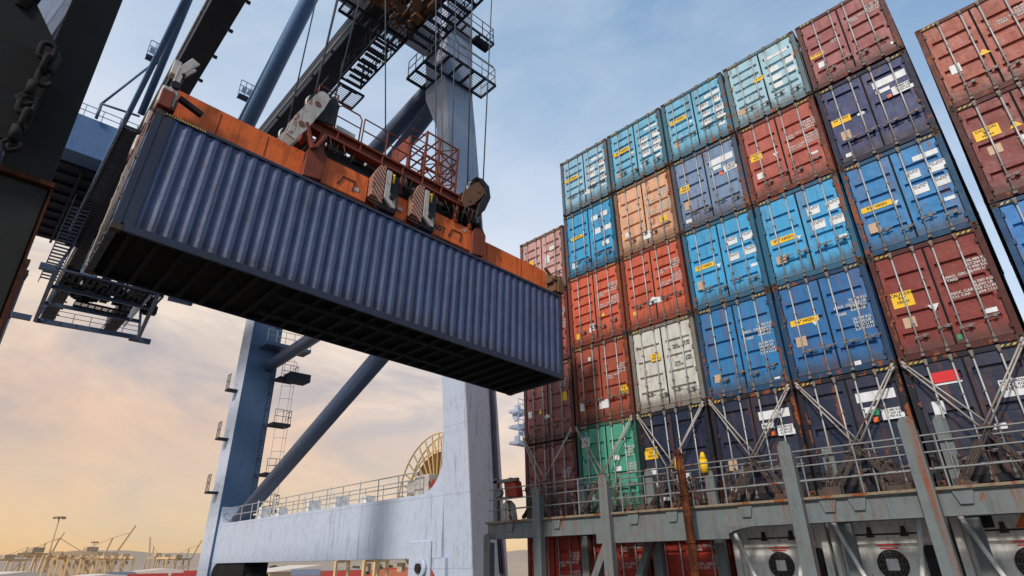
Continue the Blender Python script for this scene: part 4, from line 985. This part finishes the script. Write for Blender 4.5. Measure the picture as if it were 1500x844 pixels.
a = Vector((11.55, 14.4, 8.9)); mb = MB(a); mb.tube(a, (11.2, 15.2, 27.5), .02, 8); o = mb.build('guy_rope', M['rope']); top(o, a); tag(o, 'thin dark rope hanging behind the orange sheave block', 'rope')
# ================================================================== LASHING BRIDGE in front of the stack
lb = thing('lashing_bridge', 'rust streaked grey steel lashing platform with posts and handrails', 'platform', (14.8, 7, -4.6))
LB = lambda: MB((14.8, 7, -4.6))
def Hbeam(mb, y0, y1, zb, zt, x=14.75, w=.34):
    mb.box(x, y0, zb, x + .03, y1, zt - .03); mb.box(x - .05, y0, zt - .03, x + w, y1, zt); mb.box(x - .02, y0, zb - .025, x + w, y1, zb)
mb = LB(); Hbeam(mb, -6, 15.45, .68, 1.14); mb.box(14.72, 6.9, .40, 14.748, 10.9, .66)
for y in (14.2, 12.2, 9.4, 8.2, 6.2, 4.3, 3.7, 1.8, .6): mb.prism([(14.70, y, 1.10), (14.70, y + .35, 1.10), (14.70, y + .27, .86), (14.70, y + .06, .86)], (.045, 0, 0))
mb.build('front_girder', M['deckst'], lb)
mb = LB()   # haunch where the deeper part of the girder curves up
pts = [(14.735, 7.0, .656)] + [(14.735, 7.0 - .95 * q, .396 + .26 * math.sqrt(max(0, 1 - (1 - q) ** 2))) for q in [i / 10 for i in range(11)]]
mb.prism(pts[:1] + pts[1:], (.3, 0, 0)); mb.box(14.74, 7.0, .396, 15.03, 7.5, .656); mb.build('haunch', M['deckst'], lb)
mb = LB(); mb.box(14.66, -6, 1.142, 14.80, 15.5, 1.20); mb.build('toe_plate', M['deckrust'], lb)
mb = LB(); Hbeam(mb, -6, 15.45, .72, 1.12, 16.0, .2); mb.build('rear_girder', M['deckst'], lb)
mb = LB(); y = -5.9
while y < 15.4: mb.box(15.1, y, 1.02, 16.0, y + .06, 1.10); y += .55
for k in range(7): mb.box(15.1 + .14 * k, -5.9, 1.10, 15.12 + .14 * k, 15.4, 1.125)
mb.build('walkway_grating', M['deckst'], lb)
def post(y, top_, x=14.55, w=.30, d=.22, bot=-4.6, cap=None):
    mb = LB(); mb.box(x, y - w / 2, bot, x + .03, y + w / 2, top_); mb.box(x + .03, y - w / 2, bot, x + d, y - w / 2 + .03, top_ - .15); mb.box(x + .03, y + w / 2 - .03, bot, x + d, y + w / 2, top_ - .15)
    mb.prism([(x - .002, y - w / 2, top_), (x - .002, y + w / 2, top_), (x - .002, y + w / 2 - .08, top_ + .12), (x - .002, y - w / 2 + .08, top_ + .12)], (.035, 0, 0))
    return mb.build('post', M['deckst'], lb)
for y, t in ((13.05, 2.0), (10.42, 2.12), (5.12, 2.35), (2.55, 2.5), (-.1, 2.5), (15.3, .7)): post(y, t)
for y, t in ((12.35, 2.35), (9.75, 2.35), (7.82, 2.15), (4.62, 2.3), (2.15, 2.7), (-.4, 2.7), (14.3, .68)): post(y, t, 16.02, .26, .16)
mb = LB(); mb.tube((16.0, 7.90, 2.15), (16.0, 7.90, 2.52), .11, 14); mb.tube((16.0, 7.90, 2.52), (16.0, 7.90, 2.72), .11, 14, .04)
mb.build('yellow_cap', M['yellow'], lb, 0)
mb = LB(); mb.tube((14.42, 7.82, 2.1), (14.42, 7.82, 2.42), .13, 12, .08); mb.build('yellow_cap', M['yellow'], lb)
mb = LB(); mb.bar((14.8, 10.5, .5), (14.8, 12.3, -2.6), .2, .2); mb.bar((15.9, 9.8, .5), (15.9, 11.4, -2.6), .2, .2); mb.build('diagonal_brace', M['deckst'], lb)
for x, nm in ((14.72, 'front'), (15.98, 'rear')):
    mb = LB()
    y = -5.6
    while y < 15.4:
        mb.tube((x, y, 1.2), (x, y, 2.22), .02, 6); y += 1.55
    for z in ((1.55, 1.88, 2.22) if nm == 'front' else (1.7, 2.26)): mb.tube((x, -5.6, z), (x, 15.35, z), .018, 8)
    mb.build('handrail', M['rail'], lb)
# end equipment: hose reel frame with a red housing
er = thing('fire_hose_box', 'red rounded hose housing on a grey frame at the platform end', 'hose box', (15.0, 14.9, 1.2))
mb = MB((15.0, 14.9, 1.2)); mb.box(14.9, 15.15, 1.2, 15.05, 15.35, 2.62); mb.box(14.9, 14.2, 2.45, 15.05, 15.35, 2.56); mb.box(14.9, 14.6, 1.9, 15.05, 15.2, 1.98); mb.tube((14.8, 15.0, 2.12), (14.95, 15.0, 2.12), .14, 14)
mb.build('frame', M['deckst'], er, .01)
mb = MB((15.0, 14.9, 1.2)); mb.prism([(14.98, 14.28, 1.95), (14.98, 14.86, 1.95), (14.98, 14.92, 2.50), (14.98, 14.62, 2.62), (14.98, 14.36, 2.45)], (.35, 0, 0)); mb.build('housing', M['redmotor'], er, .03)
mb = MB((15.0, 14.9, 1.2)); mb.prism([(14.95, 14.45, 1.22), (14.95, 15.05, 1.22), (14.95, 14.95, 1.72), (14.95, 14.75, 1.88), (14.95, 14.55, 1.72)], (.25, 0, 0)); mb.build('floor_bracket', M['whitem'], er, .01)
# rusty vent pipe in front
mb = MB((14.2, 7.65, -4.6)); z = -4.6; rn = random.Random(2)
pp = [(14.2 + rn.uniform(-.012, .012), 7.65 + rn.uniform(-.012, .012), -4.6 + .55 * k) for k in range(13)] + [(14.2, 7.66, 2.4)]
mb.path(pp, .105, 16); mb.tube((14.2, 7.66, 2.38), (14.17, 7.70, 2.56), .105, 16, .06)
for zz in (-1, .3, 1.4): mb.tube((14.2, 7.65, zz), (14.2, 7.65, zz + .05), .118, 16)
o = mb.build('vent_pipe', M['rustpipe']); top(o, (14.2, 7.65, -4.6)); tag(o, 'heavily rusted upright pipe rising past the handrail', 'pipe')
# ------------------------------------------------------------------ lashing rods
def lashing_rod(a, b, label, group):
    a = Vector(a); b = Vector(b); c = a.lerp(b, .60)
    t = thing('lashing_rod', label, 'lashing rod', (b.x, b.y, b.z), (0, 0, 0), group)
    mb = MB(b); mb.tube(a, c, .021, 8); mb.tube(a + (a - b).normalized() * .02, a + (b - a).normalized() * .12, .036, 8); mb.build('rod', M['lash'], t)
    mb = MB(b); d = (b - c).normalized(); mb.tube(c - d * .04, c + d * .05, .055, 10); s = d.cross(Vector((1, 0, 0))).normalized() * .035
    for q in (-1, 1): mb.tube(c + s * q, b - d * .15 + s * q, .014, 6)
    mb.tube(b - d * .18, b - d * .06, .05, 10); mb.tube(c.lerp(b, .25), b, .018, 8); mb.build('turnbuckle', M['turn'], t)
names = {0: 'dark brown', 1: 'sea green', 2: 'first navy', 3: 'second navy', 4: 'third navy', 5: 'red logo navy'}
rn = random.Random(21)
for c in range(0, 6):
    yh = cy(c) + CW - .06; yl = cy(c) + .06
    if c == 0: yh, yl = 15.2, 12.85
    lab = 'lashing rod with brown turnbuckle crossing in front of the %s container' % names[c]; grp = 'lashing rods over the %s container' % names[c]
    for q in (0, .22):
        j = rn.uniform(-.08, .08)
        lashing_rod((16.36, yh, 4.22 - q * .4), (15.95 - q, yl + .28 + q + j, 1.28), lab, grp)
        lashing_rod((16.34, yl, 4.22 - q * .4), (15.90 - q, yh - .28 - q + j, 1.28), lab, grp)
# pale struts crossing the refrigerated units
for c in (3, 4, 5):
    yh = cy(c) + CW - .2; yl = cy(c) + .35
    for a, b in (((16.0, yh, .95), (16.0, cy(c) + 1.35, -1.6)), ((15.95, yl, .85), (15.95, cy(c) + .85, -1.6))):
        mb = MB(b); mb.tube(a, b, .05, 10); o = mb.build('support_strut', M['reefer']); top(o, b)
        tag(o, 'pale slanting strut before the %s refrigerated container' % {3: 'pipe side', 4: 'middle', 5: 'triangle marked'}[c], 'strut', 'pale struts before the %s reefer' % {3: 'first', 4: 'second', 5: 'third'}[c])
# loose turnbuckles stowed along the handrail
for k in range(34):
    y = 14.4 - k * .43 + rn.uniform(-.15, .15); x = rn.choice((14.85, 15.3, 15.8)); ln = rn.uniform(.6, 1.1); a = Vector((x, y, 1.16)); b = a + Vector((rn.uniform(-.05, .15), rn.uniform(-.28, .28), ln))
    mb = MB(a); mb.tube(a, b, .02, 6); mb.tube(a, a.lerp(b, .25), .042, 8); mb.tube(b, a.lerp(b, .86), .04, 8)
    m_ = a.lerp(b, .5); mb.tube(m_ + Vector((0, .05, 0)), m_ + Vector((0, .05, .3)), .012, 5); mb.tube(m_ - Vector((0, .05, 0)), m_ + Vector((0, -.05, .3)), .012, 5)
    o = mb.build('spare_turnbuckle', M['turn']); top(o, a); tag(o, 'rusty spare turnbuckle leaning against the platform handrail', 'turnbuckle', 'spare turnbuckles along the platform')
for k, y in enumerate((12.9, 9.2, 5.5, 4.4, 3.2, 2.9, 1.9)):
    mb = MB((14.9, y, 1.2)); 
    for q in range(5): mb.box(14.8 + rn.uniform(0, .2), y + rn.uniform(-.25, .2), 1.2, 14.95 + rn.uniform(0, .2), y + rn.uniform(.0, .3), 1.2 + rn.uniform(.06, .2))
    o = mb.build('twistlock_box', M['turn'], None, .02); top(o, (14.9, y, 1.2)); tag(o, 'small rusty heap of twistlocks on the platform edge', 'twistlock', 'twistlocks lying on the platform')

# ================================================================== NEAR DARK COLUMN with chains
nc = thing('steel_column', 'dark steel column at the left edge with gusset plates', 'column', (0, 4.3, -4.6))
NB = lambda: MB((0, 4.3, -4.6)); k_ = 1.2
mb = NB(); mb.box(-.10, 4.22, 2.15, .165, 4.5, 8.5); mb.box(-.42, 4.32, 3.55, -.34, 4.46, 8.5)
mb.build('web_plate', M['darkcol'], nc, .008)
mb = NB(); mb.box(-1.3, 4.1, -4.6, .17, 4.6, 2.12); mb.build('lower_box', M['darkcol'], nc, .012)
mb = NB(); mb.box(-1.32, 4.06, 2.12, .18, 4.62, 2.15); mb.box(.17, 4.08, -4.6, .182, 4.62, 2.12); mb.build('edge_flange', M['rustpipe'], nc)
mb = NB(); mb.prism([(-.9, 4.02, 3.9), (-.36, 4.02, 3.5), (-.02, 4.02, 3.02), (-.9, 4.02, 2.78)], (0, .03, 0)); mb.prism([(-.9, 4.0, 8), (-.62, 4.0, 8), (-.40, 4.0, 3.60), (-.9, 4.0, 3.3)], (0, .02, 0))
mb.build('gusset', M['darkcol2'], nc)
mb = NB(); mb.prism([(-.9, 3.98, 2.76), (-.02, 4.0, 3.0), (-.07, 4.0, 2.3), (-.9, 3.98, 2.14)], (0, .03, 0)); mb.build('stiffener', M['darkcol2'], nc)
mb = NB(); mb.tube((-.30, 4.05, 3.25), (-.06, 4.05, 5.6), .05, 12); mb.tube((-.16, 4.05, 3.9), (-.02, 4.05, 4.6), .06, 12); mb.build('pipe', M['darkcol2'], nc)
def chain(x, y, z0, n, s, label):
    t = thing('hanging_chain', label, 'chain', (x, y, z0))
    for i in range(n):
        mb = MB((0, 0, 0)); pts = []
        for j in range(16):
            a = 2 * math.pi * j / 16; px = .5 * s * math.cos(a) * .55; pz = .5 * s * (math.sin(a) * .55 + (.45 if math.sin(a) > 0 else -.45))
            pts.append((px, 0, pz) if i % 2 == 0 else (px * .35, px * .9, pz))
        mb.path([(p[0] + .02 * i, p[1], p[2] - i * s * .72) for p in pts], s * .13, 8, True); mb.build('chain_link', M['chainst'], t)
    mb = MB((0, 0, 0)); zz = -(n - .3) * s * .72 - s * .3; mb.tube((0, 0, zz + s * .3), (.0, 0, zz - s * .5), s * .2, 12); mb.path([(.0, 0, zz - s * .4), (-s * .3, 0, zz - s * .8), (0, 0, zz - s * 1.1), (s * .35, 0, zz - s * .8), (s * .3, 0, zz - s * .5)], s * .12, 8); mb.build('hook', M['chainst'], t)
chain(-.10, 3.93, 2.95, 3, .13, 'rusty chain with hook on the near column, upper one'); chain(-.085, 3.93, 2.52, 2, .13, 'rusty chain hanging lower on the near column')

# ================================================================== SHIP, QUAY, WATER, FAR LAND
def sheet(name, x0, y0, x1, y1, z, mat, n=1):
    mb = MB()
    for i in range(n):
        for j in range(n):
            mb.poly([(x0 + (x1 - x0) * i / n, y0 + (y1 - y0) * j / n, z), (x0 + (x1 - x0) * (i + 1) / n, y0 + (y1 - y0) * j / n, z), (x0 + (x1 - x0) * (i + 1) / n, y0 + (y1 - y0) * (j + 1) / n, z), (x0 + (x1 - x0) * i / n, y0 + (y1 - y0) * (j + 1) / n, z)])
    o = mb.build(name, mat); o.location.z = ZC; o['kind'] = 'structure'; return o
def ground_mat(name, a, b, sc, rough=.85):
    m, nt, bs = new_mat(name); v = coords(nt, rnd=False); n = noise(nt, v, sc, 8, .65); n2 = noise(nt, v, sc * 9, 4, .6)
    c = ramp(nt, n, [(.35, a), (.65, b)]); nt.links.new(mixc(nt, .3, c.outputs[0], mixc(nt, n2, a, b)), bs.inputs['Base Color']); bs.inputs['Roughness'].default_value = rough; return m
mq = ground_mat('quay_concrete', rgb(96, 90, 82), rgb(132, 122, 110), .05)
mland = ground_mat('hazy_land', rgb(150, 132, 112), rgb(182, 158, 132), .01)
mwater, nt2, bs2 = new_mat('harbour_water'); bs2.inputs['Base Color'].default_value = rgb(40, 52, 56); bs2.inputs['Roughness'].default_value = .12
bp2 = nt2.nodes.new('ShaderNodeBump'); bp2.inputs['Strength'].default_value = .35; nt2.links.new(noise(nt2, coords(nt2, rnd=False), .8, 6, .6), bp2.inputs['Height']); nt2.links.new(bp2.outputs[0], bs2.inputs['Normal'])
sheet('water', -6000, -6000, 6000, 17.5, -16.5, mwater)
sheet('quay', -400, 17.5, 500, 220, -12.5, mq)
sheet('ground', -6000, 220, 9000, 9000, -12.52, mland)
mb = MB(); mb.box(-400, 17.4, -18, 500, 17.5, -12.49); o = mb.build('quay_wall', mq); o.location.z = ZC; o['kind'] = 'structure'
# rails on the quay
mb = MB()
for y in (20.8, 51.9): mb.box(-300, y, -12.5, 400, y + .12, -12.4)
o = mb.build('crane_rails', M['darkst']); o.location.z = ZC; o['kind'] = 'structure'
# ship hull
sh = thing('container_ship', 'dark hull and deck of the ship under the stacked containers', 'ship', (16, 0, -17))
mb = MB((16, 0, -17)); mb.hexa([(-60, -15.5, -17), (110, -15.5, -17), (110, 15.3, -17), (-60, 15.3, -17), (-60, -16, -4.7), (110, -16, -4.7), (110, 16.0, -4.7), (-60, 16.0, -4.7)]); mb.build('hull', M['darkst'], sh)
mb = MB((16, 0, -17)); mb.box(16.6, -15.8, -4.7, 29.5, 15.6, -1.7); mb.box(-14, -15.8, -4.7, -.2, 15.6, -3.7); mb.build('hatch_cover', M['deckrust'], sh)
mb = MB((16, 0, -17)); railing(mb, [(1, 15.8, -4.7), (14, 15.8, -4.7)], 1.1, 1.6, .03, 3); mb.build('handrail', M['deckst'], sh)
# ------------------------------------------------------------------ distance
def far(az, dist): return (dist * math.cos(R(az)), dist * math.sin(R(az)))
def hill(az0, az1, dist, hts, name='hills'):
    mb = MB(); n = len(hts); ring = []
    for i, hh in enumerate(hts):
        az = az0 + (az1 - az0) * i / (n - 1); x, y = far(az, dist); x2, y2 = far(az, dist * 1.5); ring.append((mb.v((x, y, -13)), mb.v((x * 1.12, y * 1.12, -12.5 + hh)), mb.v((x2, y2, -13))))
    for A, B in zip(ring[:-1], ring[1:]):
        f1 = mb.face([A[0], B[0], B[1], A[1]]); f2 = mb.face([A[1], B[1], B[2], A[2]]); f1.smooth = f2.smooth = True
    o = mb.build(name, mhill); o.location.z = ZC; o['kind'] = 'structure'; return o
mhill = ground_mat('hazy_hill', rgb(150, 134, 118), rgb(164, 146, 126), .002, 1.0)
rn = random.Random(4)
def prof(n, base, amp):
    ph = [rn.uniform(0, 6.28) for _ in range(5)]; return [base + amp * (math.sin(i * .07 + ph[0]) * .5 + math.sin(i * .19 + ph[1]) * .3 + math.sin(i * .43 + ph[2]) * .14 + math.sin(i * 1.1 + ph[3]) * .06) for i in range(n)]
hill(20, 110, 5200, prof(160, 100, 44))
# ship to shore cranes
def sts(az, dist, s, label, face=0, boom=True, mat='fary'):
    x, y = far(az, dist); t = thing('harbour_crane', label, 'crane', (x, y, -12.5), (0, 0, R(face)), None)
    mb = MB()
    for xx in (-9, 9):
        for yy in (-7, 7): m1 = MB(); m1.bar((xx, yy, 0), (xx * .8, yy, 30), 1.5); m1.build('leg', M[mat], t)
        mb.bar((xx * .95, -7, 12), (xx * .95, 7, 12), 1.3)
    for yy in (-7, 7): mb.bar((-9, yy, 12), (9, yy, 12), 1.3); mb.bar((-9, yy, 2), (7.5, yy, 28), .8); mb.bar((-7, yy, 30), (7, yy, 30), 1.4)
    mb.build('cross_bracing', M[mat], t)
    mb = MB(); mb.bar((-30, 0, 31.5), (16, 0, 31.5), 2.5, 2.2)
    if boom: mb.bar((16, 0, 32), (30, 0, 62), 2, 1.6)
    else: mb.bar((16, 0, 31.5), (48, 0, 31.5), 2, 1.8)
    mb.build('boom', M[mat], t)
    mb = MB(); mb.bar((4, 0, 31), (8, 0, 48), 1.4); mb.bar((8, 0, 48), (-26, 0, 32), .5); mb.bar((8, 0, 48), (26 if boom else 40, 0, 54 if boom else 32), .5); mb.build('mast', M[mat], t)
    mb = MB(); mb.box(-18, -4, 33, -6, 4, 38); mb.build('machinery_house', M['fargrey'], t)
    t.scale = (s, s, s); return t
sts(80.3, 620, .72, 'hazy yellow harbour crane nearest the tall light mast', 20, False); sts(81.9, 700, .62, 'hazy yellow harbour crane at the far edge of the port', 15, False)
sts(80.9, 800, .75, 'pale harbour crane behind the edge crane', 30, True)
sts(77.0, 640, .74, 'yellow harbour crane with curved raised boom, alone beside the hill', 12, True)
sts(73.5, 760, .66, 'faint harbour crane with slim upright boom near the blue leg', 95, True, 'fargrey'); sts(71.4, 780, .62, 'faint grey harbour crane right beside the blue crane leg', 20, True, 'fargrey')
# straddling yard cranes
def rtg(az, dist, label, face, s=1.0, group='yellow yard cranes in the distance'):
    x, y = far(az, dist); t = thing('yard_crane', label, 'yard crane', (x, y, -12.5), (0, 0, R(face)), group)
    mb = MB()
    for xx in (-12, 12):
        for yy in (-3.5, 3.5): m1 = MB(); m1.bar((xx, yy, 0), (xx, yy, 21), 1.1); m1.build('leg', M['fary'], t)
        mb.bar((xx, -4.5, 2), (xx, 4.5, 2), 1.4); mb.bar((xx, -3.5, 21), (xx, 3.5, 21), 1.1)
    mb.build('sill_beam', M['fary'], t)
    mb = MB(); mb.bar((-14, -3, 22.3), (14, -3, 22.3), 1.2, 1.6); mb.bar((-14, 3, 22.3), (14, 3, 22.3), 1.2, 1.6); mb.build('girder', M['fary'], t)
    mb = MB(); mb.box(-2, -2.6, 22.2, 3, 2.6, 25.4); mb.box(-4, -2, 17, -1.6, 0, 20); mb.build('trolley', M['fargrey'], t); t.scale = (s, s, s)
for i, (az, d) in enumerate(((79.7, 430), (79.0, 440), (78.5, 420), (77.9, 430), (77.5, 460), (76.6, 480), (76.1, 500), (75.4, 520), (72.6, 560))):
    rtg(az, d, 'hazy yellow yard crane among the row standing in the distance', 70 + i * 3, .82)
for az, d, lab in ((54.6, 150, 'yellow yard crane seen through the gap under the beam, beside the leg'), (57.4, 175, 'yellow yard crane seen through the gap under the beam, further left')):
    rtg(az, d, lab, 100, .62)
# light masts
def mast(az, dist, h_, label):
    x, y = far(az, dist); t = thing('light_mast', label, 'light mast', (x, y, -12.5)); mb = MB(); mb.tube((0, 0, 0), (0, 0, h_), .7, 8, .35); mb.build('pole', M['fargrey'], t)
    mb = MB(); mb.tube((0, 0, h_), (0, 0, h_ + .6), 4.2, 14, 3.4)
    for k in range(8): a = k * .785; mb.box(3.4 * math.cos(a) - .5, 3.4 * math.sin(a) - .5, h_ - 1.1, 3.4 * math.cos(a) + .5, 3.4 * math.sin(a) + .5, h_)
    mb.build('lamp_ring', M['fargrey'], t)
mast(80.2, 560, 46, 'tall light mast with a round lamp ring above the distant cranes'); mast(77.6, 900, 40, 'short distant light mast left of the lone raised boom')
mast(66.5, 420, 24, 'thin light mast seen under the crane beam')
# sheds, container rows, trees
def shed(az, dist, w_, d_, h_, label, mat='farwhite', face=0):
    x, y = far(az, dist); t = thing('warehouse', label, 'warehouse', (x, y, -12.5), (0, 0, R(face)))
    mb = MB(); mb.box(-w_ / 2, -d_ / 2, 0, w_ / 2, d_ / 2, h_); mb.build('wall', M['fargrey'], t)
    mb = MB(); mb.prism([(-w_ / 2 - 1, -d_ / 2 - 1, h_), (w_ / 2 + 1, -d_ / 2 - 1, h_), (0, -d_ / 2 - 1, h_ + w_ * .05)], (0, d_ + 2, 0)); mb.build('roof', M[mat], t)
    mb = MB(); 
    for k in range(5): mb.box(-w_ / 2 + w_ * (k + .2) / 5, -d_ / 2 - .12, 0, -w_ / 2 + w_ * (k + .7) / 5, -d_ / 2 - .01, h_ * .6)
    mb.build('loading_doors', M['farwhite'], t)
shed(76.8, 330, 60, 30, 7, 'long white roofed warehouse left of the red container row'); shed(81.8, 520, 60, 40, 8, 'pale grey warehouse at the far edge of the view', 'farwhite', 10)
shed(72.8, 400, 70, 30, 8, 'white roofed warehouse close to the blue crane leg', 'farwhite', -8); shed(62, 380, 60, 30, 9, 'pale warehouse seen through the gap under the beam', 'farwhite', 5)
cols = [(rgb(176, 66, 60), 'red'), (rgb(176, 66, 60), 'red'), (rgb(92, 150, 100), 'green'), (rgb(120, 130, 150), 'grey'), (rgb(190, 110, 80), 'orange')]
n_ = 0
proto_fc = None
for az0, az1, dist, stp in ((72.0, 77.2, 255, 1.0), (52.5, 68.5, 215, 1.15), (53, 69, 300, 1.0), (71.2, 78, 380, 1.3)):
    az = az0
    while az < az1:
        for lv in range(rn.choice((2, 3, 4, 4))):
            cc, nm = rn.choice(cols); x, y = far(az, dist)
            if proto_fc is None:
                mb = MB(); mb.box(0, 0, 0, 12.19, 2.44, 2.55)
                for k in range(20): mb.box(.4 + k * .6, -.04, .15, .7 + k * .6, -.001, 2.45)
                for xx in (-.01, 12.05): mb.box(xx, -.06, -.01, xx + .16, 2.46, 2.57)
                o = mb.build('yard_container', M['farc']); proto_fc = o
            else: o = proto_fc.copy(); COL.objects.link(o)
            o.color = cc; o.location = (x, y, 2.6 * lv); o.rotation_euler = (0, 0, R(az - 90 + rn.uniform(-2, 2))); tag(o, 'small distant %s container in the hazy yard rows' % nm, 'shipping container', 'distant %s containers on the quay' % nm); n_ += 1
        az += math.degrees(13.2 / dist) * stp
def tree(az, dist, h_, label):
    x, y = far(az, dist); t = thing('tree', label, 'tree', (x, y, -12.5), (0, 0, 0), 'trees in the hazy port'); mb = MB(); mb.tube((0, 0, 0), (0, 0, h_ * .5), .35, 8, .2)
    for k in range(4): a = k * 1.6; mb.tube((0, 0, h_ * .35), (h_ * .2 * math.cos(a), h_ * .2 * math.sin(a), h_ * .65), .15, 6, .06)
    mb.build('trunk', M['fargrey'], t); mb = MB()
    for k in range(420):
        a = rn.uniform(0, 6.28); q = rn.random() ** .5; zz = rn.uniform(.25, 1); rr = h_ * .36 * q * math.sin(math.pi * min(1, zz * .9)) ** .6; p = Vector((rr * math.cos(a), rr * math.sin(a), h_ * zz)); s = rn.uniform(.3, .7)
        d = Vector((rn.gauss(0, 1), rn.gauss(0, 1), rn.gauss(0, 1))).normalized(); e = d.orthogonal().normalized(); g = d.cross(e); mb.poly([p + e * s, p + g * s, p - e * s, p - g * s])
    mb.build('crown', M['fartree'], t)
for az, d, hh in ((80.6, 300, 9), (80.1, 310, 8), (79.9, 290, 6.5)): tree(az, d, hh, 'dark hazy tree low beside the distant warehouse')
for i in range(14): tree(55 + i * .95, 420 + rn.uniform(-30, 60), rn.uniform(8, 12), 'hazy tree in the line seen through the gap under the beam')
# ship's mast beyond the crane leg, left of the stack
sm = thing('ship_crane_mast', 'pale blue equipment mast poking out beside the outermost stack', 'mast', (48.6, 46, -12.5))
MBm = lambda: MB((48.6, 46, -12.5)); mb = MBm(); mb.box(50.4, 45.6, -12.5, 51.2, 46.4, 19); mb.build('pole', M['crane'], sm)
mb = MBm()
for z in (12.2, 14.0, 15.8): grating(mb, 47.9, 45.2, 50.35, 46.8, z, .3, .6, 'x', .1); railing(mb, [(47.9, 45.2, z), (50.3, 45.2, z)], 1.1, .8, .05)
for k in range(12): q = rn.uniform(48.2, 50); w_ = rn.uniform(45.3, 46.3); mb.box(q, w_, 12 + k * .36, q + rn.uniform(.2, .8), w_ + .5, 12.5 + k * .36)
mb.build('platform', M['crane'], sm)
